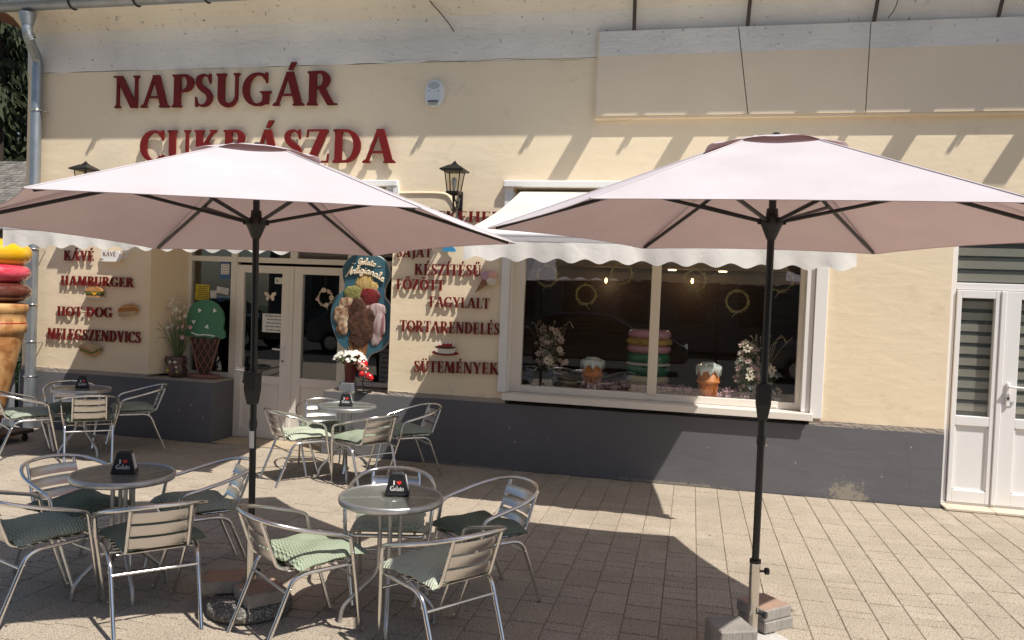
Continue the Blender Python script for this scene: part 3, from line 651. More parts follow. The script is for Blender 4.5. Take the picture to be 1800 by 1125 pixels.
# conduit lumps on the wall beside the lamp
m = MB(); m.tube(smoothcurve([(-2.97, Y0-.004, 2.735), (-2.75, Y0-.004, 2.74), (-2.52, Y0-.004, 2.735), (-2.44, Y0-.004, 2.70), (-2.39, Y0-.004, 2.62), (-2.36, Y0-.004, 2.58)], 6), .014, 8); m.build('plastered_cable', M['cream'], bld)

# ------------------------------------------------------------------ awnings
def awning(name, label, x0, x1, yf, xt0=None, xt1=None):
    t = thing(name, label, 'awning', ((x0+x1)/2, Y0, 2.75)); ox, oy, oz = t.location
    def loc(v): return (v[0]-ox, v[1]-oy, v[2]-oz)
    nx, ny = 40, 14; vs = []; fs = []
    ztop, zbar = 2.765, 2.205; yt = Y0-.02
    for j in range(ny+1):
        s_ = j/ny; y = yt+(yf-yt)*s_; z = ztop+(zbar-ztop)*s_-.035*sin(pi*s_)
        for i in range(nx+1):
            u = i/nx; x = x0+(x1-x0)*u
            vs.append(loc((x, y, z+.006*sin(u*19)*sin(pi*s_))))
    for j in range(ny):
        for i in range(nx): fs.append((j*(nx+1)+i, j*(nx+1)+i+1, (j+1)*(nx+1)+i+1, (j+1)*(nx+1)+i))
    m = MB(); m.add(vs, fs, True); m.build('awning_cloth', M['awning'], t)
    m = MB(); vs = []; fs = []; W_ = .205; n = int((x1-x0)/W_*10); rows = 7
    rr = random.Random(int(x1*10)); ph = rr.uniform(0, 6)
    for i in range(n+1):
        x = x0+(x1-x0)*i/n; zb = 1.993-.017*cos(2*pi*(x-x0)/W_)
        for j in range(rows+1):
            s_ = j/rows; z = 2.138+(zb-2.138)*s_
            y = yf-.018+(.010*sin(x*7+ph)+.006*sin(x*17+2*ph)+.004*sin(x*31))*s_
            vs.append(loc((x, y, z)))
    for i in range(n):
        for j in range(rows): fs.append((i*(rows+1)+j, i*(rows+1)+j+1, (i+1)*(rows+1)+j+1, (i+1)*(rows+1)+j))
    m.add(vs, fs, True); m.build('scalloped_valance', M['valance'], t)
    m = MB(); m.tube([loc((x0-.01, yf, 2.178)), loc((x1+.01, yf, 2.178))], .030, 12); m.add([loc((x0, yf-.028, 2.175)), loc((x1, yf-.028, 2.175)), loc((x1, yf-.020, 2.132)), loc((x0, yf-.020, 2.132))], [(0, 1, 2, 3)]); m.build('front_bar', M['pvc'], t)
    m = MB(); m.tube([loc((x0, Y0+.03, 2.73)), loc((x1, Y0+.03, 2.73))], .04, 12); m.build('roller', M['pvc'], t)
    for s_, xx in ((1, x0+.25), (-1, x1-.25)):
        m = MB(); e = (xx+s_*.62, (Y0+yf)/2+.1, 2.42); m.tube([loc((xx, Y0, 2.62)), loc(e)], .018, 8); m.tube([loc(e), loc((xx+s_*.1, yf+.03, 2.19))], .016, 8); m.build('folding_arm', M['pvc'], t)
    return t
awning('window_awning', 'ivory canvas awning with scalloped valance extended over the display window', -1.70, 1.065, 5.76)
awning('entrance_awning', 'ivory canvas awning with scalloped valance over the cafe entrance, behind the left umbrella', -5.88, -3.09, 5.76)
m = MB(); m.cbox(-5.95, -2.985, Y0-.06, Y0+.005, 2.80, 2.862, .008); m.build('entrance_hood', M['pvc'], bld)
m = MB(); m.plate([(-3.03, 2.80), (-2.975, 2.80), (-2.975, 2.56), (-3.03, 2.64)], Y0-.05, Y0+.004); m.cbox(-3.12, -3.032, Y0-.02, Y0+.1, 2.62, 2.80, .004); m.build('hood_bracket', M['pvc'], bld)

# ------------------------------------------------------------------ serif capitals built as solid letters
TH, TN, SH, SO = .190, .075, .055, .052
def para(x0, y0, x1, y1, w_): return [(x0, y0), (x0+w_, y0), (x1+w_, y1), (x1, y1)]
def rect(x0, x1, y0, y1): return [(x0, y0), (x1, y0), (x1, y1), (x0, y1)]
def slabb(x, w_, so=SO): return [(x-so, 0), (x+w_+so, 0), (x+w_+so, SH*.7), (x+w_, SH*1.8), (x, SH*1.8), (x-so, SH*.7)]
def slabt(x, w_, so=SO, y=1): return [(x-so, y), (x-so, y-SH*.7), (x, y-SH*1.8), (x+w_, y-SH*1.8), (x+w_+so, y-SH*.7), (x+w_+so, y)]
def stem(x, w_, b=True, t=True, y0=0, y1=1):
    r = [rect(x, x+w_, y0, y1)]
    if b: r.append(slabb(x, w_))
    if t: r.append(slabt(x, w_, y=y1))
    return r
def vs_(pts, ws):
    L_, R_ = [], []; n = len(pts)
    for i, (x, y) in enumerate(pts):
        a = pts[max(i-1, 0)]; b = pts[min(i+1, n-1)]; dx, dy = b[0]-a[0], b[1]-a[1]; d = hypot(dx, dy) or 1; nx, ny = -dy/d, dx/d; w_ = ws[i]/2
        L_.append((x+nx*w_, y+ny*w_)); R_.append((x-nx*w_, y-ny*w_))
    return L_+R_[::-1]
def arc(cx, cy, rx, ry, a0, a1, th=TH, tn=TN, n=16, lead=None, tail=None):
    pts = []; ws = []
    if lead: pts.append(lead); ws.append(tn)
    for i in range(n+1):
        a = radians(a0+(a1-a0)*i/n); pts.append((cx+rx*cos(a), cy+ry*sin(a))); ws.append(tn+(th-tn)*abs(cos(a))**1.3)
    if tail: pts.append(tail); ws.append(tn)
    return vs_(pts, ws)
def spl(cps, ws, n=4):
    P = smoothcurve([(p[0], p[1], w_) for p, w_ in zip(cps, ws)], n); return vs_([(p.x, p.y) for p in P], [p.z for p in P])
def dot(cx, cy, r): return [(cx+r*cos(2*pi*i/10), cy+r*sin(2*pi*i/10)) for i in range(10)]
G = {}
G['I'] = (stem(.09, TH), .36)
G['A'] = ([para(.05, 0, .36, 1, .085), para(.60, 0, .335, 1, TH*1.08), rect(.19, .62, .29, .35), slabb(.06, .06, .07), slabb(.62, TH*.9, .07)], .86)
G['N'] = ([rect(.10, .10+TN, 0, 1), slabb(.10, TN), rect(.66, .66+TN, 0, 1), slabt(.66, TN), para(.60-.06, 0, .06, 1, TH*1.1), rect(0.0, .14, .955, 1)], .82)
G['P'] = (stem(.09, TH)+[arc(.36, .735, .215, .235, 90, -90, lead=(.2, .965), tail=(.2, .50))], .66)
G['R'] = (stem(.09, TH)+[arc(.36, .745, .20, .225, 90, -90, lead=(.2, .965), tail=(.2, .52)), para(.60, 0, .31, .53, TH*1.05), rect(.60, .86, 0, .045)], .82)
G['B'] = (stem(.09, TH)+[arc(.36, .755, .18, .215, 90, -90, lead=(.2, .965), tail=(.2, .535)), arc(.38, .275, .22, .24, 90, -90, lead=(.2, .515), tail=(.2, .035))], .71)
G['D'] = (stem(.09, TH)+[arc(.36, .5, .33, .46, 90, -90, lead=(.2, .962), tail=(.2, .038))], .82)
G['O'] = ([arc(.42, .5, .33, .465, 0, 180), arc(.42, .5, .33, .465, 180, 360)], .84)
G['C'] = ([arc(.43, .5, .34, .465, 48, 312), [(.64, 1), (.70, 1), (.70, .68), (.665, .68), (.61, .86)], [(.60, .12), (.70, .24), (.73, .20), (.64, .06)]], .76)
G['G'] = ([arc(.43, .5, .34, .465, 48, 300), [(.64, 1), (.70, 1), (.70, .68), (.665, .68), (.61, .86)], rect(.57, .57+TH*.92, .05, .42), slabt(.57, TH*.92, .07, .44)], .84)
S_ = [(.43, .85), (.35, .95), (.25, .965), (.13, .89), (.11, .76), (.17, .63), (.29, .52), (.41, .41), (.45, .25), (.38, .09), (.25, .035), (.13, .07), (.06, .18)]
G['S'] = ([spl(S_, [.03, .06, .075, .13, .155, .17, .19, .17, .155, .12, .075, .06, .03]), [(.42, 1), (.475, 1), (.475, .70), (.445, .70), (.40, .88)], [(.04, 0), (.09, 0), (.10, .14), (.06, .31), (.03, .31)]], .57)
G['U'] = ([rect(.08, .08+TH, .3, 1), slabt(.08, TH), rect(.58, .58+TN, .3, 1), slabt(.58, TN), vs_([(.08+TH/2+(.58+TN/2-.08-TH/2)*(1-cos(pi*i/12))/2, .3-.262*sin(pi*i/12)) for i in range(13)], [TH-(TH-TN)*i/12 for i in range(13)])], .76)
G['K'] = (stem(.09, TH)+[para(.23, .44, .55, .97, .09), slabt(.55, .08, .06), para(.58, 0, .30, .60, TH*1.1), rect(.54, .85, 0, .045)], .82)
G['E'] = (stem(.09, TH)+[rect(.2, .56, .945, 1), rect(.2, .48, .475, .53), rect(.2, .58, 0, .055), [(.53, 1), (.57, 1), (.57, .78), (.545, .78)], [(.46, .62), (.49, .62), (.49, .39), (.46, .39)], [(.55, 0), (.60, 0), (.62, .25), (.595, .25)]], .66)
G['F'] = (stem(.09, TH)+[rect(.2, .54, .945, 1), rect(.2, .46, .475, .53), [(.51, 1), (.55, 1), (.55, .77), (.525, .77)], [(.44, .62), (.47, .62), (.47, .39), (.44, .39)]], .60)
G['L'] = (stem(.09, TH)+[rect(.2, .56, 0, .055), [(.53, 0), (.58, 0), (.60, .28), (.575, .28)]], .62)
G['T'] = ([rect(.26, .26+TH, 0, .97), slabb(.26, TH), rect(.02, .68, .945, 1), [(.02, 1), (.06, 1), (.045, .74), (.015, .74)], [(.64, 1), (.68, 1), (.685, .74), (.655, .74)]], .70)
G['H'] = (stem(.09, TH)+stem(.56, TH)+[rect(.2, .6, .475, .535)], .84)
G['M'] = ([para(.05, 0, .13, 1, TN), slabb(.06, TN), para(.42, 0, .13, 1, TH), para(.42, .02, .70, 1, TN), para(.72, 0, .68, 1, TH), slabb(.72, TH), rect(.03, .16, .955, 1), rect(.82, .92, .955, 1)], 1.0)
G['V'] = ([para(.34, 0, .05, 1, TH*1.1), para(.36, 0, .62, 1, .08), slabt(.06, TH, .06), slabt(.62, .07, .06)], .78)
G['Y'] = ([rect(.31, .31+TH, 0, .5), slabb(.31, TH), para(.30, .42, .04, 1, TH*1.05), para(.40, .42, .62, 1, .08), slabt(.05, TH, .06), slabt(.62, .07, .06)], .78)
G['Z'] = ([rect(.06, .62, .945, 1), rect(.04, .63, 0, .055), para(.05, .02, .42, .98, TH*1.15), [(.06, 1), (.10, 1), (.07, .76), (.04, .76)], [(.60, 0), (.64, 0), (.66, .27), (.63, .27)]], .70)
G['J'] = (stem(.16, TH, b=False)+[spl([(.25, .12), (.24, -.02), (.18, -.14), (.07, -.20)], [TH, TH*.8, .09, .05])], .42)
G['-'] = ([rect(.05, .30, .36, .44)], .36)
def acc(base, kind):
    polys, adv = G[base]; c = adv/2-.01
    if kind == 'a': e = [[(c-.02, 1.06), (c+.08, 1.06), (c+.20, 1.28), (c+.06, 1.28)]]
    elif kind == 'aa': e = [[(c-.13, 1.06), (c-.05, 1.06), (c+.05, 1.27), (c-.07, 1.27)], [(c+.05, 1.06), (c+.13, 1.06), (c+.25, 1.27), (c+.12, 1.27)]]
    else: e = [dot(c-.13, 1.15, .075), dot(c+.13, 1.15, .075)]
    return (polys+e, adv)
G['Á'] = acc('A', 'a'); G['É'] = acc('E', 'a'); G['Í'] = acc('I', 'a'); G['Ű'] = acc('U', 'aa'); G['Ő'] = acc('O', 'aa'); G['Ö'] = acc('O', 'd'); G['Ü'] = acc('U', 'd')
# small lower case for the napkin holders
G['e'] = ([arc(.25, .33, .17, .295, 15, 330, .11, .05), rect(.10, .42, .33, .375)], .48)
G['l'] = ([rect(.06, .17, 0, 1.05), rect(.0, .23, 0, .04), rect(.0, .08, 1.0, 1.05)], .24)
G['a'] = ([arc(.20, .18, .13, .16, 60, 330, .11, .05), rect(.29, .39, .03, .5), arc(.22, .48, .12, .13, 0, 160, .09, .05), rect(.3, .45, 0, .05)], .46)
G['t'] = ([rect(.09, .19, .05, .82), rect(.0, .32, .56, .61), rect(.10, .32, 0, .05)], .33)
G['o'] = ([arc(.26, .32, .19, .29, 0, 180, .11, .05), arc(.26, .32, .19, .29, 180, 360, .11, .05)], .52)
G['n'] = ([rect(.05, .15, 0, .6), rect(.34, .44, 0, .42), arc(.24, .4, .15, .17, 10, 170, .1, .06)], .5)
def glyph_mesh(ch, sx, sz, depth, mt, name='letter', step=.0004):
    polys, adv = G[ch]; m = MB()
    for k, p in enumerate(polys): m.plate([(q[0]*sx, q[1]*sz) for q in p], -depth-step*k, 0)
    return m.mesh(name, mt), adv*sx
def word(name, text, x0, x1, z0, z1, H, label, cat='sign lettering', y=Y0, depth=.016, gap=.010, track=0, mt=None, parent=None, group=None):
    tot = sum(G[c][1]+track for c in text)-track; sx = (x1-x0)/tot
    t = thing(name, label, cat, (x0, y-gap, z0), group=group)
    x = 0; n = {}
    for c in text:
        key = c
        if key not in n: n[key] = glyph_mesh(c, sx, H, depth, mt or M['red'])[0]
        o = put('letter', n[key], t, (x, 0, (z1-z0)*x/(x1-x0))); x += (G[c][1]+track)*sx
    # stand-off pins reaching the wall
    return t
LT = [('NAPSUGÁR', -6.37, -3.70, 3.64, 3.635, .352, 'big dark red serif letters reading NAPSUGÁR, topmost on the wall', .026, .03),
      ('CUKRÁSZDA', -6.01, -3.02, 3.045, 3.036, .345, 'big dark red serif letters reading CUKRÁSZDA above the left umbrella', .026, .03),
      ('KÁVÉ', -6.99, -6.59, 1.934, 1.939, .115, 'small red letters reading KÁVÉ beside the coffee cup cut-out', .014, .018),
      ('HAMBURGER', -7.02, -6.065, 1.654, 1.660, .108, 'small red letters reading HAMBURGER on the left wall', .014, .018),
      ('HOT-DOG', -7.06, -6.33, 1.301, 1.315, .11, 'small red letters reading HOT-DOG on the left wall', .014, .018),
      ('MELEGSZENDVICS', -7.185, -5.955, 1.034, 1.045, .125, 'small red letters reading MELEGSZENDVICS above the sandwich cut-out', .014, .018),
      ('ÉTKEHELY', -2.69, -1.77, 2.452, 2.455, .105, 'small red letters TKEHE showing under the right wall lantern, half hidden by umbrella', .014, .018),
      ('SAJÁT', -2.975, -2.60, 2.082, 2.090, .10, 'small red letters reading SAJÁT just below the edge of the left umbrella', .014, .018),
      ('KÉSZÍTÉSŰ', -2.78, -2.075, 1.907, 1.914, .113, 'small red letters reading KÉSZÍTÉSŰ', .014, .018),
      ('FŐZÖTT', -2.97, -2.455, 1.755, 1.756, .105, 'small red letters reading FŐZÖTT', .014, .018),
      ('FAGYLALT', -2.607, -1.975, 1.589, 1.592, .105, 'small red letters reading FAGYLALT', .014, .018),
      ('TORTARENDELÉS', -2.915, -1.86, 1.324, 1.338, .115, 'small red letters reading TORTARENDELÉS above the cake cut-out', .014, .018),
      ('SÜTEMÉNYEK', -2.745, -1.857, .918, .945, .115, 'small red letters reading SÜTEMÉNYEK, lowest on the wall between door and window', .014, .018)]
for (t_, a, b, c, d, H, lb, dep, gp) in LT:
    word('sign_lettering', t_, a, b, c, d, H, lb, depth=dep, gap=gp, track=.035, group='red serif letters on the cafe wall')

# ------------------------------------------------------------------ cut-out food signs on the wall
def icon(name, label, x0, x1, z0, z1, gap=.03): 
    t = thing(name, label, 'wall sign', (x0, Y0-gap, z0)); return t, x1-x0, z1-z0
def sc(poly, w_, h_): return [(p[0]*w_, p[1]*h_) for p in poly]
def elp(cx, cy, rx, ry, n=24, a0=0, a1=360): return [(cx+rx*cos(radians(a0+(a1-a0)*i/n)), cy+ry*sin(radians(a0+(a1-a0)*i/n))) for i in range(n+(0 if a1-a0 == 360 else 1))]
t, w_, h_ = icon('coffee_cup_sign', 'white coffee cup cut-out lettered KÁVÉ', -6.48, -6.14, 1.935, 2.065)
m = MB(); m.plate(sc([(.0, .97), (.62, .95), (.70, .90), (.72, .70), (.80, .62), (.78, .30), (.68, .22), (.62, .12), (.12, .12), (.02, .35)], w_, h_), -.018, 0); m.build('cup', M['china'], t)
m = MB(); m.tube([(w_*(.80+.18*cos(a)), -.010, h_*(.62+.28*sin(a))) for a in [radians(-110+220*i/10) for i in range(11)]], .008, 6); m.build('cup_handle', M['china'], t)
m = MB(); m.plate(elp(w_*.38, h_*.08, w_*.40, h_*.07), -.022, -.001); m.build('saucer', M['china'], t)
x = w_*.07
tot = sum(G[c][1] for c in 'KÁVÉ'); s_ = w_*.50/tot
for c in 'KÁVÉ':
    me, ad = glyph_mesh(c, s_, .042, .001, M['conebrown'], step=.0002); o = put('letter', me, t, (x, -.0185, h_*.50)); x += G[c][1]*s_
t, w_, h_ = icon('hamburger_sign', 'cheeseburger cut-out on a white plate', -6.684, -6.41, 1.515, 1.65)
m = MB(); m.plate(elp(w_*.48, h_*.10, w_*.46, h_*.09), -.018, 0); m.build('plate', M['china'], t)
m = MB(); m.plate(sc([(.08, .58), (.12, .82), (.30, .98), (.60, 1.0), (.82, .85), (.90, .60)], w_, h_), -.030, -.002); m.build('bun_top', M['bun'], t)
m = MB(); m.plate(sc([(.06, .58), (.92, .60), (.94, .50), (.84, .40), (.10, .38), (.04, .48)], w_, h_), -.027, -.003); m.build('lettuce', M['lettuce'], t)
m = MB(); m.plate(sc([(.08, .44), (.90, .44), (.88, .28), (.10, .26)], w_, h_), -.026, -.004); m.build('patty', M['meat'], t)
m = MB(); m.plate(sc([(.34, .52), (.66, .54), (.52, .27)], w_, h_), -.0285, -.004); m.build('cheese', M['cheese'], t)
m = MB(); m.plate(sc([(.10, .28), (.88, .28), (.84, .14), (.14, .14)], w_, h_), -.025, -.005); m.build('bun_bottom', M['bun'], t)
t, w_, h_ = icon('hot_dog_sign', 'hot dog cut-out to the right of the HOT-DOG letters', -6.246, -5.99, 1.325, 1.475)
m = MB(); m.plate(sc([(.0, .30), (.04, .62), (.30, .92), (.70, 1.0), (.95, .88), (1.0, .62), (.95, .42), (.6, .40), (.3, .30), (.05, .10)], w_, h_), -.018, 0); m.build('bun', M['bun'], t)
m = MB(); m.plate(sc([(.05, .42), (.15, .60), (.5, .66), (.9, .72), (.97, .62), (.9, .55), (.5, .48), (.15, .40)], w_, h_), -.024, -.001); m.build('sausage', M['sausage'], t)
m = MB(); m.tube([(w_*(.1+.8*i/16), -.026, h_*(.45+.18*i/16+(.04 if i % 2 else -.04))) for i in range(17)], .004, 5); m.build('mustard', M['cheese'], t)
m = MB(); m.plate(sc([(.02, .30), (.10, .38), (.5, .44), (.96, .52), (.9, .30), (.6, .22), (.30, .04), (.08, .02)], w_, h_), -.021, -.002); m.build('bun_bottom', M['bread'], t)
t, w_, h_ = icon('sandwich_sign', 'toasted sandwich cut-out, lowest on the left wall', -6.733, -6.443, .86, 1.02)
m = MB(); m.plate(sc([(.0, .72), (.35, 1.0), (1.0, .78), (.62, .46)], w_, h_), -.030, 0); m.build('toast', M['bread'], t)
m = MB(); m.plate(sc([(.0, .72), (.62, .46), (.60, .34), (.0, .60)], w_, h_), -.026, -.001); m.build('crust', M['bun'], t)
m = MB(); m.plate(sc([(.02, .60), (.60, .34), (1.0, .66), (.98, .52), (.60, .18), (.03, .46)], w_, h_), -.024, -.002); m.build('filling', M['lettuce'], t)
m = MB(); m.plate(sc([(.03, .46), (.60, .18), (.98, .52), (.96, .36), (.60, .0), (.05, .34)], w_, h_), -.022, -.003); m.build('toast', M['bun'], t)
m = MB(); m.plate(sc([(.62, .46), (1.0, .78), (1.0, .66), (.60, .34)], w_, h_), -.0265, -.0015); m.build('crust', M['bread'], t)
t, w_, h_ = icon('gelato_cone_sign', 'small three scoop ice cream cone cut-out beside FAGYLALT', -2.128, -1.907, 1.742, 1.974)
m = MB(); m.plate(sc([(.0, .0), (.02, .03), (.62, .42), (.46, .66), (.34, .64)], w_, h_), -.018, 0); m.build('cone', M['gwafer'], t)
for c, k in (((.48, .76), 'petallil'), ((.78, .80), 'skin'), ((.76, .55), 'cream2')):
    m = MB(); m.ell((c[0]*w_, -.012, c[1]*h_), (.25*w_, .016, .20*h_)); m.build('scoop', M[k], t)
t, w_, h_ = icon('cake_sign', 'cherry cake with candles cut-out on a maroon plate', -2.556, -2.272, 1.10, 1.27)
m = MB(); m.plate(elp(w_*.5, h_*.17, w_*.5, h_*.16), -.016, 0); m.build('plate', M['plate'], t)
m = MB(); m.plate(elp(w_*.5, h_*.25, w_*.36, h_*.12, 16, 180, 360)+[(w_*.86, h_*.48), (w_*.14, h_*.48)], -.024, -.001); m.build('sponge', M['cream2'], t)
m = MB(); m.plate(elp(w_*.5, h_*.52, w_*.37, h_*.10), -.026, -.002); m.build('chocolate_glaze', M['meat'], t)
rr = random.Random(2); m = MB()
for i in range(14): m.ell((w_*(.28+.46*rr.random()), -.027, h_*(.56+.12*rr.random())), (.016, .008, .013), 8, 5)
m.build('cherries', M['berry'], t, kind='stuff')
for i in range(6): x = w_*(.18+.62*i/5); MB().box(x-.0035, x+.0035, -.028, -.020, h_*.58, h_*(.88+.06*(i % 2))).build('candle', M['china'], t)
t, w_, h_ = icon('sundae_sign', 'blue foot of a sundae glass cut-out half hidden behind the left umbrella', -2.49, -2.33, 2.15, 2.42)
m = MB(); m.plate(sc([(.1, .0), (.9, .0), (.92, .08), (.62, .24), (.62, .42), (.95, .62), (1.0, .95), (.0, .95), (.05, .62), (.38, .42), (.38, .24), (.08, .08)], w_, h_), -.02, 0); m.build('glass', M['blueg'], t)
m = MB(); m.ell((w_*.35, -.012, h_*.98), (.045, .015, .04)); m.build('scoop', M['cream2'], t); m = MB(); m.ell((w_*.68, -.014, h_*.98), (.045, .015, .04)); m.build('scoop', M['gstraw'], t)

# ------------------------------------------------------------------ wall lanterns and alarm
def lantern(loc, label):
    t = thing('wall_lantern', label, 'lantern', loc, group='black iron wall lanterns')
    b = .052; tp = .078; z0 = .10; z1 = .31; y = -.25
    for sx in (-1, 1):
        for sy in (-1, 1): m = MB(); m.tube([(sx*b, y+sy*b, z0), (sx*tp, y+sy*tp, z1)], .0065, 5); m.build('glazing_bar', M['iron'], t)
    for (a, c) in (((-1, -1), (1, -1)), ((1, -1), (1, 1)), ((1, 1), (-1, 1)), ((-1, 1), (-1, -1))):
        k = .9; m = MB(); m.add([(a[0]*b*k, y+a[1]*b*k, z0), (c[0]*b*k, y+c[1]*b*k, z0), (c[0]*tp*k, y+c[1]*tp*k, z1), (a[0]*tp*k, y+a[1]*tp*k, z1)], [(0, 1, 2, 3)]); m.build('lantern_pane', M['lglass'], t)
    def sq(r, z): return [(-r, y-r, z), (r, y-r, z), (r, y+r, z), (-r, y+r, z)]
    m = MB(); pr = [(tp+.012, z1-.012), (.118, z1-.004), (.118, z1+.008), (.045, z1+.055), (.03, z1+.058), (.028, z1+.068), (.018, z1+.072), (.003, z1+.098)]
    vs = []; 
    for r_, z in pr: vs += sq(r_, z)
    fs = [(3, 2, 1, 0)]
    for i in range(len(pr)-1):
        for k in range(4): fs.append((i*4+k, i*4+(k+1) % 4, (i+1)*4+(k+1) % 4, (i+1)*4+k))
    m.add(vs, fs); m.build('lantern_roof', M['iron'], t)
    m = MB(); vs = []
    for r_, z in ((.02, z0-.03), (.062, z0-.012), (.062, z0+.008)): vs += sq(r_, z)
    fs = [(3, 2, 1, 0), (8, 9, 10, 11)]
    for i in range(2):
        for k in range(4): fs.append((i*4+k, i*4+(k+1) % 4, (i+1)*4+(k+1) % 4, (i+1)*4+k))
    m.add(vs, fs); m.build('lantern_floor', M['iron'], t)
    m = MB(); m.lathe([(.012, .11), (.012, .14), (.03, .19), (.022, .235), (.002, .25)], (0, y, 0), 12); m.build('bulb', M['china'], t)
    m = MB(); m.lathe([(.0, -.085), (.014, -.075), (.008, -.05), (.014, -.02), (.009, .0), (.016, .04), (.016, .08)], (0, y, 0), 10)
    m.tube(smoothcurve([(0, y, -.02), (.0, y+.08, -.06), (0, y+.16, -.02), (0, y+.2, .06), (0, -.02, .06)], 5), .010, 8)
    m.tube([(0, y+.11+.03*cos(a), .0+.03*sin(a)) for a in [radians(360*i/12) for i in range(12)]], .006, 6, closed=True)
    m.tube([(0, y, .05), (0, -.02, -.03)], .008, 6); m.build('scroll_bracket', M['iron'], t)
    m = MB(); m.cbox(-.022, .022, -.022, .0, -.11, .14, .006); m.build('wall_plate', M['iron'], t)
    return t
lantern((-2.32, Y0, 2.615), 'black iron wall lantern to the right of the sign, above the small red letters')
lantern((-6.53, Y0, 2.610), 'black iron wall lantern below the N of NAPSUGÁR, half hidden by the left umbrella')
t = thing('alarm_siren', 'pale grey oval alarm siren box high on the wall right of the big letters', 'alarm box', (-2.632, Y0, 3.736))
def stadium(hw, hh, n=10): return [(hw*cos(a), hh-hw+hw*sin(a)) for a in [pi*i/n for i in range(n+1)]]+[(hw*cos(a), -hh+hw+hw*sin(a)) for a in [pi+pi*i/n for i in range(n+1)]]
m = MB(); P0 = stadium(.095, .140); P1 = stadium(.082, .127); n = len(P0)
vs = [(p[0], 0, p[1]) for p in P0]+[(p[0], -.045, p[1]) for p in P0]+[(p[0], -.065, p[1]) for p in P1]; fs = []
for r_ in range(2):
    for i in range(n): j = (i+1) % n; fs.append((r_*n+i, r_*n+j, (r_+1)*n+j, (r_+1)*n+i))
fs.append(tuple(range(2*n, 3*n))); m.add(vs, [f[::-1] for f in fs]); m.build('casing', M['alarm'], t)
m = MB(); m.plate(elp(0, .072, .062, .036), -.068, -.06); 
m.build('grille', M['alarmd'], t); m = MB(); m.plate([(-.052, -.085), (.052, -.085), (.044, -.125), (-.044, -.125)], -.072, -.05); m.build('strobe_lens', M['lglass'], t)
m = MB(); m.plate([(-.054, -.078), (.054, -.078), (.054, -.088), (-.054, -.088)], -.070, -.05); m.build('lens_rim', M['black'], t)
for x in (-.05, .05): m = MB(); m.plate(dot(x, .018, .006), -.067, -.06); m.build('screw', M['black'], t)

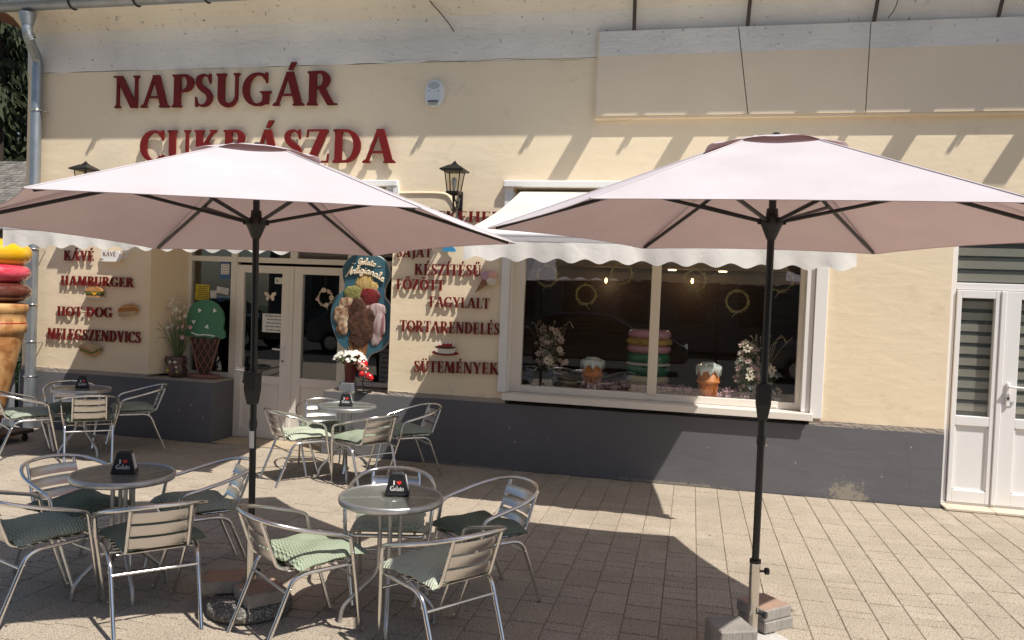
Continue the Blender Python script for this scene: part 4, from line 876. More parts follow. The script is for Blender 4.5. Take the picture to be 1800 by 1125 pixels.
# ------------------------------------------------------------------ umbrellas
def umbrella(name, label, base, rx, ry, rot, sc_R=1.42, zr=2.065, ztop=2.50, crank_z=1.17, base_mat='terrazzo', sleeve=True, low=0, side=-1):
    t = thing(name, label, 'parasol', base, group='pale pink parasols'); t.rotation_euler = (rx, ry, 0)
    R = sc_R
    for k in range(6):
        a = rot+k*pi/3
        rd_ = Vector((cos(a), sin(a), 0))
        m = MB(); m.tube([rd_*.05+Vector((0, 0, ztop-.035)), rd_*(R*.5)+Vector((0, 0, zr+(ztop-zr)*.49-.02)), rd_*(R-.045)+Vector((0, 0, zr+.004))], .0105, 6); m.build('rib', M['black'], t)
        m = MB(); m.tube([rd_*.035+Vector((0, 0, zr+.055)), rd_*.66+Vector((0, 0, zr+(ztop-zr)*.5-.018))], .010, 6); m.build('strut', M['black'], t)
    # canopy: six sagging gores
    nr, nu = 12, 8; vs = []; fs = []; r_in = .20
    for k in range(6):
        for i in range(nr+1):
            s_ = i/nr; r_ = r_in+(R-r_in)*s_
            for j in range(nu+1):
                u = j/nu; a0_, a1_ = rot+k*pi/3, rot+(k+1)*pi/3
                p0 = Vector((cos(a0_), sin(a0_)))*r_; p1 = Vector((cos(a1_), sin(a1_)))*r_; p = p0.lerp(p1, u)
                b = 4*u*(1-u); pull = 1-.045*b*s_**3
                z = zr+(ztop-zr)*(1-s_)**1.0*((R-r_in)/(R-r_in))
                z += .012*b*s_*(1-s_)*4*(-1) + .010*b*s_**4
                vs.append((p.x*pull, p.y*pull, z))
        o = k*(nr+1)*(nu+1)
        for i in range(nr):
            for j in range(nu): q = o+i*(nu+1)+j; fs.append((q, q+nu+1, q+nu+2, q+1))
    m = MB(); m.add(vs, fs, True); cn = m.build('canopy', M['canopy'], t)
    # hem
    m = MB(); 
    for k in range(6):
        for j in range(nu):
            o = k*(nr+1)*(nu+1)+nr*(nu+1)+j; A = Vector(vs[o]); B = Vector(vs[o+1]); m.add([A, B, Vector((B.x*.9985, B.y*.9985, B.z-.0025)), Vector((A.x*.9985, A.y*.9985, A.z-.0025))], [(0, 1, 2, 3)])
    m.build('hem', M['canopy'], cn)
    # seams on the ribs
    m = MB()
    for k in range(6):
        a = rot+k*pi/3; rd_ = Vector((cos(a), sin(a), 0)); m.tube([rd_*r_in+Vector((0, 0, ztop+.001)), rd_*R+Vector((0, 0, zr+.001))], .004, 4)
    m.build('seam', M['canopy'], cn)
    # vent cap, ruffled
    vs = []; fs = []; nn = 48; rows = 6; rr = random.Random(int(base[0]*100)+5); ph = [rr.uniform(0, 6.28) for _ in range(6)]
    for i in range(rows+1):
        s_ = i/rows
        for j in range(nn):
            a = 2*pi*j/nn; hexr = cos(pi/6)/cos(((a-rot) % (pi/3))-pi/6)
            r_ = .03+.30*s_*(.86+.14*hexr); lift = (.022*(.5+.5*sin(5*a+ph[0]))+.012*sin(8*a+ph[1])+.008*sin(13*a+ph[2]))*s_**3
            z = ztop-(ztop-zr)*(r_-r_in)/(R-r_in)+.009+lift*.32-.05*(1-s_)**2
            vs.append((r_*cos(a), r_*sin(a), z))
    for i in range(rows):
        for j in range(nn): fs.append((i*nn+j, (i+1)*nn+j, (i+1)*nn+(j+1) % nn, i*nn+(j+1) % nn))
    m = MB(); m.add(vs, fs, True); m.build('vent_cap', M['canopy'], t)
    m = MB(); m.lathe([(.07, ztop+.005), (.055, ztop+.028), (.02, ztop+.042), (.012, ztop+.050), (0, ztop+.052)], n=14); m.build('finial', M['black'], t)
    pr_ = .0175
    m = MB(); m.tube([(0, 0, .10), (0, 0, ztop+.03)], pr_, 14); m.build('pole', M['black'], t)
    m = MB(); m.lathe([(.020, zr-.03), (.027, zr-.015), (.045, zr+.03), (.055, zr+.05), (.055, zr+.075), (.03, zr+.08), (.026, zr+.12)], n=12)
    for k in range(6): a = rot+k*pi/3; m.obox((.05*cos(a), .05*sin(a), zr+.058), (.016, .010, .014), a)
    m.build('runner_hub', M['blackp'], t)
    # crank housing (tapered) and handle
    cz = crank_z
    m = MB(); prf = [(.030, .030, cz+.10), (.036, .034, cz+.09), (.034, .032, cz+.0), (.022, .024, cz-.075)]; vs = []
    for a_, b_, z in prf: vs += [(-a_, -b_*1.35, z), (a_, -b_*1.35, z), (a_, b_*.7, z), (-a_, b_*.7, z)]
    fs = [(0, 1, 2, 3), (15, 14, 13, 12)]
    for i in range(3):
        for k in range(4): fs.append((i*4+k, (i+1)*4+k, (i+1)*4+(k+1) % 4, i*4+(k+1) % 4))
    m.add(vs, fs); o = m.build('crank_housing', M['blackp'], t); bv = o.modifiers.new('bevel', 'BEVEL'); bv.width = .006; bv.segments = 2
    m = MB(); s_ = side; m.tube([(0, 0, cz-.16), (0, 0, cz-.20)], .021, 12); m.build('collar', M['blackp'], t)
    if low:
        m = MB(); m.tube(roundpath([(s_*.03, -.01, cz+.03), (s_*.062, -.01, cz+.03), (s_*.052, -.01, cz+.10)], .012), .0075, 8); m.tube([(s_*.05, -.012, cz+.108), (s_*.085, -.03, cz+.114)], .013, 10); m.build('crank_handle', M['steel'], t)
    if sleeve:
        m = MB(); m.tube([(0, 0, .07), (0, 0, .47)], .0255, 16); m.build('steel_socket', M['steel'], t)
        m = MB(); m.tube([(0, 0, .462), (0, 0, .478)], .0275, 16); m.build('socket_ring', M['blackp'], t)
        for z, ang in ((.42, .3), (.22, -.5)):
            d = Vector((cos(ang), sin(ang), 0)); m = MB(); m.tube([d*.022+Vector((0, 0, z)), d*.055+Vector((0, 0, z))], .006, 8); m.tube([d*.052+Vector((0, 0, z)), d*.068+Vector((0, 0, z))], .017, 10); m.build('locking_knob', M['blackp'], t)
    m = MB(); m.lathe([(.0, 0), (.195, 0), (.212, .010), (.218, .035), (.214, .058), (.198, .072), (0, .078)], n=40, wob=lambda a, z: .008*sin(7*a)); m.build('concrete_base', M[base_mat], t)
    return t
umbrella('patio_umbrella', 'pale pink hexagonal parasol on the right, with steel socket weighted by grey pavers', (.353, 4.01, 0), 0, 0, -.011, low=0, crank_z=1.24, base_mat='terrazzol')
umbrella('patio_umbrella', 'pale pink hexagonal parasol on the left, over the cafe tables, leaning slightly left', (-2.206, 3.742, 0), -.024, -.032, .471, zr=1.995, ztop=2.425, crank_z=1.165, low=1, base_mat='terrazzo')
m = MB(); vsx = [(-.0185*cos(a), -.0185*sin(a), z) for z in (.86, .95) for a in [radians(40+100*i/6) for i in range(7)]]; m.add(vsx, [(i, i+1, i+8, i+7) for i in range(6)]); um = m.build('torn_sticker', M['paper'], bpy.data.objects['patio_umbrella.001'])
def paver(loc, rz, half, mt, label):
    m = MB(); m.cbox(-half[0], half[0], -half[1], half[1], 0, half[2]*2, .006)
    if mt == 'brickred': m.mi = [1 if min(m.v[i][2] for i in f) > half[2]*2-.004 else 0 for f in m.f]
    o = m.build('loose_paver', [M['brickgrey'], M['brickred']] if mt == 'brickred' else M[mt], None, loc, label=label, cat='paver', group='loose pavers weighing down the umbrella bases'); o.rotation_euler.z = rz; return o
paver((.435, 4.235, .079), radians(42), (.10, .095, .0295), 'brickgrey', 'grey concrete paver at the bottom of the stack behind the right umbrella pole')
paver((.425, 4.232, .139), radians(44), (.10, .095, .0295), 'brickred', 'reddish topped paver on the stack behind the right umbrella pole')
paver((.245, 3.875, .079), radians(24), (.092, .09, .060), 'brickgrey', 'thick grey paver in front of the right umbrella pole at the picture edge')
paver((-2.40, 3.80, .079), radians(25), (.105, .10, .033), 'brickred', 'reddish paver on the left side of the left umbrella base')
paver((-2.13, 3.71, .079), radians(52), (.105, .10, .036), 'brickred', 'brown paver on the front of the left umbrella base, behind the chair leg')

# ------------------------------------------------------------------ tables
def make_table(loc, label):
    t = thing('cafe_table', label, 'table', loc, group='round glass topped cafe tables'); H = .657; R = .262
    m = MB(); m.lathe([(0, H-.004), (R-.006, H-.004), (R-.006, H+.001), (0, H+.001)], n=48, smooth=False); m.build('glass_top', M['tglass'], t)
    m = MB(); m.lathe([(R-.006, H-.029), (R+.003, H-.029), (R+.0065, H-.020), (R+.0065, H-.004), (R+.003, H+.004), (R-.007, H+.005), (R-.010, H-.006), (R-.006, H-.029)], n=56); m.build('rim', M['tmetal'], t)
    for k in range(4):
        a = radians(20)+k*pi/2; d = Vector((cos(a), sin(a), 0))
        m = MB(); m.tube(roundpath([d*.052+Vector((0, 0, H-.03)), d*.052+Vector((0, 0, .26)), d*.19+Vector((0, 0, .125)), d*.235+Vector((0, 0, .07)), d*.24+Vector((0, 0, 0))], .05, 5), .0115, 10); m.build('leg', M['tmetal'], t)
        m = MB(); m.tube([d*.052+Vector((0, 0, H-.008)), d*(R-.01)+Vector((0, 0, H-.012))], .006, 6, flat=1.2); m.build('support_arm', M['tmetal'], t)
    m = MB()
    for z in (H-.06, .30): m.obox((0, 0, z), (.050, .006, .016), radians(20)); m.obox((0, 0, z-.001), (.006, .050, .0155), radians(20))
    m.lathe([(.045, H-.03), (.06, H-.022), (.06, H-.012), (0, H-.010)], n=16); m.build('bracing_cross', M['tmetal'], t)
    return t
T1, T2, T3, T4 = (-1.474, 3.834, 0), (-3.008, 3.752, 0), (-3.064, 6.76, 0), (-5.791, 6.60, 0)
tb = make_table(T1, 'round glass table nearest the camera, right of the left umbrella pole'); ch = tree_of(tb)
copy_tree(tb, ch, T2, radians(33), 'round glass table at front left, between the left umbrella pole and the picture edge')
copy_tree(tb, ch, T3, radians(8), 'round glass table beneath the gelato cone sign, before the entrance')
copy_tree(tb, ch, T4, radians(60), 'round glass table by the downpipe, at back left')
# napkin holders
def napkin_holder(loc, rz, label):
    t = thing('napkin_holder', label, 'napkin holder', loc, rz, group='black napkin holders lettered I love Gelato')
    w0, w1, d0, d1, h = .0625, .036, .045, .032, .125
    def ring(w_, d_, z): return [(-w_, -d_, z), (w_, -d_, z), (w_, d_, z), (-w_, d_, z)]
    m = MB(); vs = ring(w0, d0, 0)+ring(w0, d0, .012)+ring(w0-.001, d0-.001, .014)+ring(w1, d1, h-.012)+ring(w1-.008, d1-.006, h); fs = [(3, 2, 1, 0), (16, 17, 18, 19)]
    for i in range(4):
        for k in range(4): fs.append((i*4+k, i*4+(k+1) % 4, (i+1)*4+(k+1) % 4, (i+1)*4+k))
    m.add(vs, fs); o = m.build('casing', M['blackp'], t); bv = o.modifiers.new('bevel', 'BEVEL'); bv.width = .005; bv.segments = 3
    for s_ in (-1, 1):
        m = MB(); e = .002; za, zb = .018, .108
        def xs(z): return s_*(w0+(w1-w0)*(z/(h-.012))+e)
        m.add([(xs(za), -.030, za), (xs(za), .030, za), (xs(zb), .022, zb), (xs(zb), -.022, zb)], [(0, 1, 2, 3)]); m.build('napkins', M['napkin'], t)
    m = MB()
    # text on the sloping front face
    sl = (d0-d1)/(h-.026)
    def fy(z): return -(d0-.001)+sl*(z-.014)-.0012
    def addtext(txt, cx, z, hh, wid):
        tot = sum(G[c][1] for c in txt); s_ = wid/tot; x = cx-wid/2
        for c in txt:
            for kk, p in enumerate(G[c][0]):
                q = MB(); q.plate([(a*s_+x, b*hh+z) for a, b in p], 0, .0006); m.add([(v[0], fy(v[2])+v[1]-.00012*kk-.0003, v[2]) for v in q.v], q.f)
            x += G[c][1]*s_
    addtext('Gelato', 0, .030, .024, .070); addtext('I', -.016, .060, .021, .0125)
    m.build('lettering', M['white'], t)
    m = MB(); hp = []
    for i in range(26):
        a = 2*pi*i/26; hx = 16*sin(a)**3; hz = 13*cos(a)-5*cos(2*a)-2*cos(3*a)-cos(4*a); hp.append((.010+hx*.00078, .071+hz*.00072))
    q = MB(); q.plate(hp, 0, .0008); m.add([(v[0], fy(v[2])+v[1]-.0008, v[2]) for v in q.v], q.f); m.build('heart', M['heart'], t)
    return t
ZT = .6605
nh = napkin_holder((-1.452, 3.86, ZT), radians(17), 'black napkin holder on the table nearest the camera'); ch = tree_of(nh)
copy_tree(nh, ch, (-3.00, 3.75, ZT), radians(26), 'black napkin holder on the front left table')
copy_tree(nh, ch, (-3.062, 6.73, ZT), radians(22), 'black napkin holder on the table beneath the gelato cone sign')
copy_tree(nh, ch, (-5.80, 6.62, ZT), radians(40), 'black napkin holder on the table by the downpipe')

# ------------------------------------------------------------------ chairs
def make_chair(loc, rz, label):
    t = thing('armchair', label, 'chair', loc, rz, group='aluminium armchairs around the cafe tables'); r = .0105
    half = [(.247, .085, .535), (.249, -.02, .562), (.240, -.13, .592), (.195, -.235, .622), (.11, -.297, .640), (0, -.315, .646)]
    loop = [(x, y, z) for x, y, z in half]+[(-x, y, z) for x, y, z in half[::-1][1:]]
    lp = smoothcurve(loop, 5)
    a = roundpath([(.232, .150, .40), (.240, .128, .515), (.247, .085, .535)], .03, 5); b = [(-p[0], p[1], p[2]) for p in a][::-1]
    m = MB(); m.tube(a+[tuple(p) for p in lp[1:-1]]+b, r, 12); m.build('arm_rail', M['alu'], t)
    for s_ in (1, -1):
        m = MB(); m.tube([(s_*.232, .150, .40), (s_*.166, .245, .0)], r, 10); m.lathe([(.013, 0), (.013, .018)], (s_*.166, .245, 0), 10); m.build('leg', M['alu'], t)
        m = MB(); m.tube(roundpath([(s_*.205, .165, .372), (s_*.205, -.10, .372), (s_*.201, -.150, .345), (s_*.196, -.290, .0)], .05, 6), r, 10); m.build('leg', M['alu'], t)
    # back posts that turn forward under the seat
    for s_ in (1, -1):
        m = MB(); m.tube(roundpath([(s_*.138, -.283, .628), (s_*.142, -.205, .412), (s_*.145, -.178, .392), (s_*.150, .155, .385)], .035, 6), r*.85, 10); m.build('back_post', M['alu'], t)
    m = MB(); m.tube(roundpath([(.205, .14, .372), (.19, .188, .378), (-.19, .188, .378), (-.205, .14, .372)], .045, 6), r, 10); m.build('seat_rail', M['alu'], t)
    for z, in ((.580,), (.514,), (.448,)):
        n = 14; q5 = 5; y0 = -.268+(.628-z)*.30; fr = []; bk = []
        for i in range(n+1):
            u = -1+2*i/n
            for j in range(q5):
                v = -1+2*j/(q5-1); dz = .0265*v; yb = y0-.020*(1-u*u)+.006-dz*.33
                fr.append((u*.136, yb-.005*(1-v*v), z+dz)); bk.append((u*.136, yb+.0035-.005*(1-v*v), z+dz))
        fs = [(i*q5+j, i*q5+j+1, (i+1)*q5+j+1, (i+1)*q5+j) for i in range(n) for j in range(q5-1)]
        m = MB(); m.add(fr, [f[::-1] for f in fs], True); m.add(bk, fs, True)
        for j in (0, q5-1):
            for i in range(n): m.add([fr[i*q5+j], fr[(i+1)*q5+j], bk[(i+1)*q5+j], bk[i*q5+j]], [(0, 1, 2, 3)])
        o = m.build('back_slat', M['slat'], t)
    for k in range(6):
        y = -.145+.052*k; m = MB(); m.cbox(-.178, .178, y-.018, y+.018, .383+.0005*k, .390+.0005*k, .002); m.build('seat_slat', M['slat'], t)
    m = MB(); m.tube([(-.198, -.178, .295), (.198, -.178, .295)], r*.7, 8); m.build('crossbar', M['alu'], t)
    m = MB(); m.tube([(-.215, .175, .30), (.215, .175, .30)], r*.7, 8); m.build('crossbar', M['alu'], t)
    for s_ in (1, -1):
        m = MB(); m.ell((s_*.245, .140, .44), (.006, .006, .006), 8, 5); m.build('rivet', M['steel'], t); m = MB(); m.ell((s_*.203, -.160, .31), (.014, .007, .007), 8, 5); m.build('rivet', M['steel'], t)
    return t
def cushion_mesh(seed, mt):
    rr = random.Random(seed); n = 22; vs = []; fs = []; ph = [rr.uniform(0, 6) for _ in range(8)]
    def P(u, v, top):
        k = .93+.07*(abs(u)*abs(v))
        x = u*.205*k; y = v*.200*k
        e = max(0, 1-max(abs(u), abs(v))**3.5)
        puff = e**.55*(.048+.009*sin(3*u+ph[0])*cos(2.5*v+ph[1])+.004*sin(7*u+ph[2])*sin(6*v+ph[3]))
        droop = -.028*max(0, abs(u)-.72)*2.2*max(0, abs(v)-.6)*2+.004*sin(4*u+ph[4])
        zz = .022+droop+(puff if top else -puff*.55*min(1, 1))
        return (x+.004*sin(9*v+ph[5]), y+.004*sin(9*u+ph[6]), max(zz, .001 if max(abs(u), abs(v)) < .8 else -.02))
    for top in (True, False):
        for i in range(n+1):
            for j in range(n+1): vs.append(P(-1+2*i/n, -1+2*j/n, top))
    N1 = (n+1)**2
    for i in range(n):
        for j in range(n):
            q = i*(n+1)+j; fs.append((q, q+n+1, q+n+2, q+1)); fs.append((N1+q, N1+q+1, N1+q+n+2, N1+q+n+1))
    m = MB(); m.add(vs, fs, True); return m.mesh('seat_cushion', M[mt])
CM = {(k, s_): cushion_mesh(s_, k) for k in ('cushA', 'cushB', 'cushC', 'cushD') for s_ in (1, 2)}
TN1, TN2, TN3, TN4 = 'the nearest table', 'the front left table', 'the table below the gelato sign', 'the table by the downpipe'
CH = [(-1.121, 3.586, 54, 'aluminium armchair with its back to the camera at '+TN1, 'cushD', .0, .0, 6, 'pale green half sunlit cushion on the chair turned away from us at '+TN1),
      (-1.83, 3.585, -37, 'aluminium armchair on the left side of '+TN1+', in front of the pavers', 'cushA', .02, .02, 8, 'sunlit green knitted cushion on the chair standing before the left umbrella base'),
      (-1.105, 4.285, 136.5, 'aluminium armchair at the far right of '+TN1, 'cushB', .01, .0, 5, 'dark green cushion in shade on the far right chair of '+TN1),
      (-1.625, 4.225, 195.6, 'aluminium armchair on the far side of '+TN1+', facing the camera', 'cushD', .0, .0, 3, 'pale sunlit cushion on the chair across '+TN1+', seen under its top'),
      (-2.655, 3.52, 47, 'aluminium armchair with its back to the camera at '+TN2, 'cushB', .015, .03, 10, 'shaded green cushion on the chair turned away from us at '+TN2),
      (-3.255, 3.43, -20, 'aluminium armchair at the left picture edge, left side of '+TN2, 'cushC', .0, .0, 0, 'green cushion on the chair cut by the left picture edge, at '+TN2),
      (-3.42, 3.895, -107, 'aluminium armchair on the far left side of '+TN2, 'cushB', .0, .0, 5, 'shaded green cushion behind '+TN2+', on the chair at its far left'),
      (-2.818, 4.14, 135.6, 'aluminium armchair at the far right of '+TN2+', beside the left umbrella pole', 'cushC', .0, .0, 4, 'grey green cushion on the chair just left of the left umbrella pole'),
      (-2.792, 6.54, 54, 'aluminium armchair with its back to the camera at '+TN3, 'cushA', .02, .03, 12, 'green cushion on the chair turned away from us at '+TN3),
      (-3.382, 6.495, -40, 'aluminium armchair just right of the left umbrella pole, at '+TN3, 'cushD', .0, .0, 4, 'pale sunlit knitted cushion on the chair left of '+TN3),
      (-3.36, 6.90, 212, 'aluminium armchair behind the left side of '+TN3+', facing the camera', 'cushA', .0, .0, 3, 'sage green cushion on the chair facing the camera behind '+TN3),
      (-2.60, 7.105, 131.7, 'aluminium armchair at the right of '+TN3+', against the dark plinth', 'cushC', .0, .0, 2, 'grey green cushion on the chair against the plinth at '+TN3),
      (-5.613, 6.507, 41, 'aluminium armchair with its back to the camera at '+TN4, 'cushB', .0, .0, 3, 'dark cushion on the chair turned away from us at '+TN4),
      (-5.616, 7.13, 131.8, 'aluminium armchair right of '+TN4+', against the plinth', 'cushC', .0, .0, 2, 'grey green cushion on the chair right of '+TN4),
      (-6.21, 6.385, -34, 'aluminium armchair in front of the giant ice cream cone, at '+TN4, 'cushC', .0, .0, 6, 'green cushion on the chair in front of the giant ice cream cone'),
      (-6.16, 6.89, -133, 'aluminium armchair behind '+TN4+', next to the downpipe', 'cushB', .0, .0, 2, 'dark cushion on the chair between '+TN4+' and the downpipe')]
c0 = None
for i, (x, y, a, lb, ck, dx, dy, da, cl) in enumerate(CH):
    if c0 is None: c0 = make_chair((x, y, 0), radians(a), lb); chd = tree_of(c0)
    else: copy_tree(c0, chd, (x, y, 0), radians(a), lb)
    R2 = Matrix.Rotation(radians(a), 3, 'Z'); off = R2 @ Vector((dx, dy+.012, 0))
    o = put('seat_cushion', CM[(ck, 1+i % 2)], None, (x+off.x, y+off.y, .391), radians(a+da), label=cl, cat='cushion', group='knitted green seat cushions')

# ------------------------------------------------------------------ giant ice cream cone statue
t = thing('giant_ice_cream_cone', 'giant fibreglass ice cream cone with yellow, pink and chocolate scoops at the left picture edge', 'statue', (-7.09, 6.80, 0)); R_ = .35
def scoop(z, h, r_, mt, nm='scoop'):
    m = MB(); pr = []
    for i in range(13):
        a = -pi/2+pi*i/12; pr.append((r_*abs(cos(a))**.62 if 0 < i < 12 else 0, z+h*sin(a)))
    m.lathe(pr, n=40, wob=lambda a, z_: .012*sin(2*a)); m.build(nm, M[mt], t)
scoop(1.965, .155, R_*1.02, 'scyellow'); scoop(1.765, .125, R_*.99, 'scpink'); scoop(1.565, .125, R_*1.03, 'scbrown')
m = MB(); m.lathe([(.0, 1.46), (.29, 1.45), (.325, 1.44), (.335, 1.42), (.335, 1.365), (.32, 1.35), (.315, 1.24), (.325, 1.235), (.325, 1.15), (.30, 1.13), (.30, 1.12), (.10, .12), (.09, .10), (0, .1)][::-1], n=40); m.build('wafer_cone', M['wafer'], t)
m = MB(); m.tube([(.3185*cos(2*pi*i/40), .3185*sin(2*pi*i/40), 1.245) for i in range(40)], .006, 6, closed=True); m.build('red_line', M['redline'], t)
m = MB(); m.cbox(-.30, .34, -.24, .24, .085, .125, .006); m.build('trolley_board', M['wood'], t)
for sx in (-.24, .28):
    for sy in (-.18, .18): m = MB(); m.tube([(sx, sy-.013, .032), (sx, sy+.013, .032)], .032, 14); m.box(sx-.012, sx+.012, sy-.02, sy+.02, .03, .085); m.build('castor', M['blackp'], t)
MB().cbox(-7.22, -7.12, 7.10, 7.16, 0, .69, .008).build('gate_post', M['postgrey'], None, label='short grey square post between the giant cone and the downpipe', cat='post')

# ------------------------------------------------------------------ green ice cream board, flower crock, gelato sign, pot, ladybird figure
t = thing('green_cone_board', 'flat ice cream cone board with mint green scoop and brown lattice on the entrance ledge', 'display board', (-5.32, 7.90, .672))
m = MB(); pts = elp(0, .66, .235, .225, 20, -20, 200)
pts += [(-.245, .53), (-.255, .48), (-.22, .455), (-.17, .475), (-.10, .455), (0, .465), (.08, .45), (.15, .47), (.21, .45), (.255, .47), (.25, .53), (.225, .56)]
m.plate(pts, -.02, .01); m.build('scoop', M['conegreen'], t)
m = MB(); m.plate([(-.185, .46), (.185, .46), (.07, .04), (-.06, .04)], -.005, .012); m.build('cone_back', M['conebrownd'], t)
def clipx(x, z): # half width of the cone at height z
    return .064+(.185-.064)*(z-.04)/.42
for s_ in (1, -1):
    for k in range(-4, 7):
        pts = []
        for i in range(21):
            z = .05+.40*i/20; x = s_*((z-.04)*.62-.19+.085*k)
            if abs(x) < clipx(x, z)-.006: pts.append((x, -.010-.002*(s_ > 0), z))
        if len(pts) > 1: m = MB(); m.tube([pts[0], pts[-1]], .0065, 4); m.build('lattice_bar', M['conebrown'], t)
for a, b in (((-.185, .46), (-.064, .04)), ((.185, .46), (.068, .04))): m = MB(); m.tube([(a[0], -.011, a[1]), (b[0], -.011, b[1])], .010, 4); m.build('lattice_rim', M['conebrown'], t)
m = MB(); m.lathe([(.0, 0), (.20, 0), (.205, .02), (.195, .04), (0, .042)], n=28); m.v = [(v[0], v[1]*.5, v[2]) for v in m.v]; m.build('foot_plate', M['conebrown'], t)
for x, z, r_ in ((-.07, .76, .1), (.12, .765, 2.0), (-.14, .63, .6), (.03, .58, 3.3)):
    m = MB(); m.plate([(x+.03*cos(r_+2*pi*i/3), z+.03*sin(r_+2*pi*i/3)) for i in range(3)], -.026, -.018); m.build('almond_chip', M['china'], t)
m = MB(); m.tube(smoothcurve([(-.17, -.022, .51), (-.09, -.022, .485), (.02, -.022, .49), (.13, -.022, .48)], 5), .008, 6); m.build('white_piping', M['china'], t)

def flower_mesh(petals, r_, mt, cmt, cup=.25, pw=.55):
    m = MB()
    for k in range(petals):
        a = 2*pi*k/petals; d = Vector((cos(a), sin(a), 0)); q = Vector((-sin(a), cos(a), 0))
        p = [Vector((0, 0, 0)), d*r_*.45+q*r_*pw*.5+Vector((0, 0, r_*cup*.4)), d*r_+q*r_*pw*.3+Vector((0, 0, r_*cup)), d*r_*1.02-q*r_*pw*.3+Vector((0, 0, r_*cup)), d*r_*.45-q*r_*pw*.5+Vector((0, 0, r_*cup*.4))]
        m.add(p, [(0, 1, 2, 3, 4)])
    m.cm = 1; m.ell((0, 0, r_*.08), (r_*.22, r_*.22, r_*.12), 7, 4); return m.mesh('flower', [M[mt], M[cmt]])
def bouquet(t, centre, spread, height, flowers, rs_, leafmt='leaf', nleaf=60, base=0):
    # flowers: list of (mesh,count)
    cx, cy, cz = centre; lf = MB(); st = MB()
    for me, n in flowers:
        for i in range(n):
            u = rs_.random(); h = height*(.15+.85*u); w_ = spread*(1-.55*(u**1.5))
            a = rs_.uniform(0, 2*pi); rr_ = w_*sqrt(rs_.random()); p = Vector((cx+rr_*cos(a), cy+rr_*sin(a)*.6, cz+h))
            o = put('flower', me, t, p); nrm = Vector((cos(a)*.6+rs_.uniform(-.4, .4), -.9+rs_.uniform(-.3, .3), .45+rs_.uniform(-.3, .5))).normalized()
            o.rotation_euler = nrm.to_track_quat('Z', 'Y').to_euler(); s_ = rs_.uniform(.75, 1.25); o.scale = (s_, s_, s_)
            st.tube([Vector((cx+rr_*.1*cos(a), cy, base)), Vector((cx+rr_*.6*cos(a), cy+rr_*.4*sin(a), cz+h*.5)), p], .0018, 3, cap=False)
    for i in range(nleaf):
        u = rs_.random(); h = height*u; a = rs_.uniform(0, 2*pi); rr_ = spread*1.1*(1-.5*u)*rs_.random(); p = Vector((cx+rr_*cos(a), cy+rr_*sin(a)*.6, cz+h))
        d = Vector((rs_.uniform(-1, 1), rs_.uniform(-1, .3), rs_.uniform(-.3, 1))).normalized(); q = d.cross(Vector((rs_.uniform(-1, 1), 1, rs_.uniform(-1, 1)))).normalized(); l = rs_.uniform(.03, .06)
        lf.add([p, p+d*l*.5+q*l*.2, p+d*l, p+d*l*.5-q*l*.2], [(0, 1, 2, 3)])
    lf.build('leaves', M[leafmt], t, kind='stuff'); st.build('stems', M['stem'], t, kind='stuff')
FP = flower_mesh(6, .034, 'petalp', 'centre'); FC = flower_mesh(7, .042, 'petalc', 'centre'); FS = flower_mesh(5, .018, 'petalp', 'centre'); FW = flower_mesh(6, .020, 'petalw', 'cheese'); FL = flower_mesh(5, .032, 'petallil', 'centre', .5); FO = flower_mesh(8, .026, 'petalc', 'gstraw'); FR = flower_mesh(8, .026, 'petallil', 'cheese'); FWs = flower_mesh(6, .026, 'petalw', 'cheese', .4)
rs_ = random.Random(21)
t = thing('animal_flower_crock', 'brown animal shaped crock of meadow flowers on the ledge beside the green cone board', 'potted flowers', (-5.62, 7.84, .672))
m = MB(); m.lathe([(.0, 0), (.085, 0), (.10, .03), (.105, .08), (.085, .13), (.095, .17), (.10, .22), (.085, .235), (0, .235)], n=22); m.build('crock', M['crock'], t)
for s_ in (-1, 1):
    m = MB(); m.tube(smoothcurve([(s_*.09, -.02, .20), (s_*.13, -.03, .22), (s_*.135, -.03, .17), (s_*.11, -.03, .14)], 4), .012, 7); m.build('ear', M['crock'], t)
    m = MB(); m.ell((s_*.03, -.095, .175), (.022, .014, .018), 10, 6); m.build('cheek', M['cream2'], t)
m = MB(); m.ell((0, -.105, .195), (.015, .010, .010), 8, 5); m.build('nose', M['black'], t)
for (x, z, k) in ((-.055, .08, 'cheese'), (.06, .07, 'gvanilla'), (.05, .12, 'petalp')): m = MB(); m.ell((x, -.098, z), (.016, .008, .016), 8, 5); m.build('painted_flower', M[k], t)
m = MB()
for i in range(95):
    a = rs_.uniform(0, 2*pi); l = rs_.uniform(.35, .72); sp = rs_.uniform(.02, .18 if i % 4 else .30); d = Vector((cos(a)*sp, sin(a)*sp*.5-.02, l)); 
    b0 = Vector((cos(a)*.03, sin(a)*.03, .22)); q = Vector((.0022, 0, 0)); md = b0+d*.5+Vector((0, 0, .03)); e = b0+d-Vector((0, 0, sp*.5)); m.add([b0-q, b0+q, md+q, md-q, e], [(0, 1, 2, 3), (3, 2, 4)])
m.build('grass_blades', M['stem'], t, kind='stuff')
for i in range(26):
    me = [FO, FR, FWs, FO][i % 4]; x = rs_.uniform(-.13, .13); z = rs_.uniform(.50, .92)-abs(x)*.8; o = put('flower', me, t, (x, rs_.uniform(-.08, .04), z)); o.rotation_euler = (radians(rs_.uniform(30, 90)), 0, rs_.uniform(-.7, .7))
for i in range(6):
    m = MB(); x = -.05-.04*i; m.tube(smoothcurve([(-.02, 0, .22), (-.08-.01*i, -.05, .40+.02*i), (-.16-.02*i, -.09, .44+.05*i-.05*(i % 2)), (-.24-.012*i, -.1, .36+.06*i)], 5), .0015, 3); m.build('long_grass_blade', M['stem'], t)

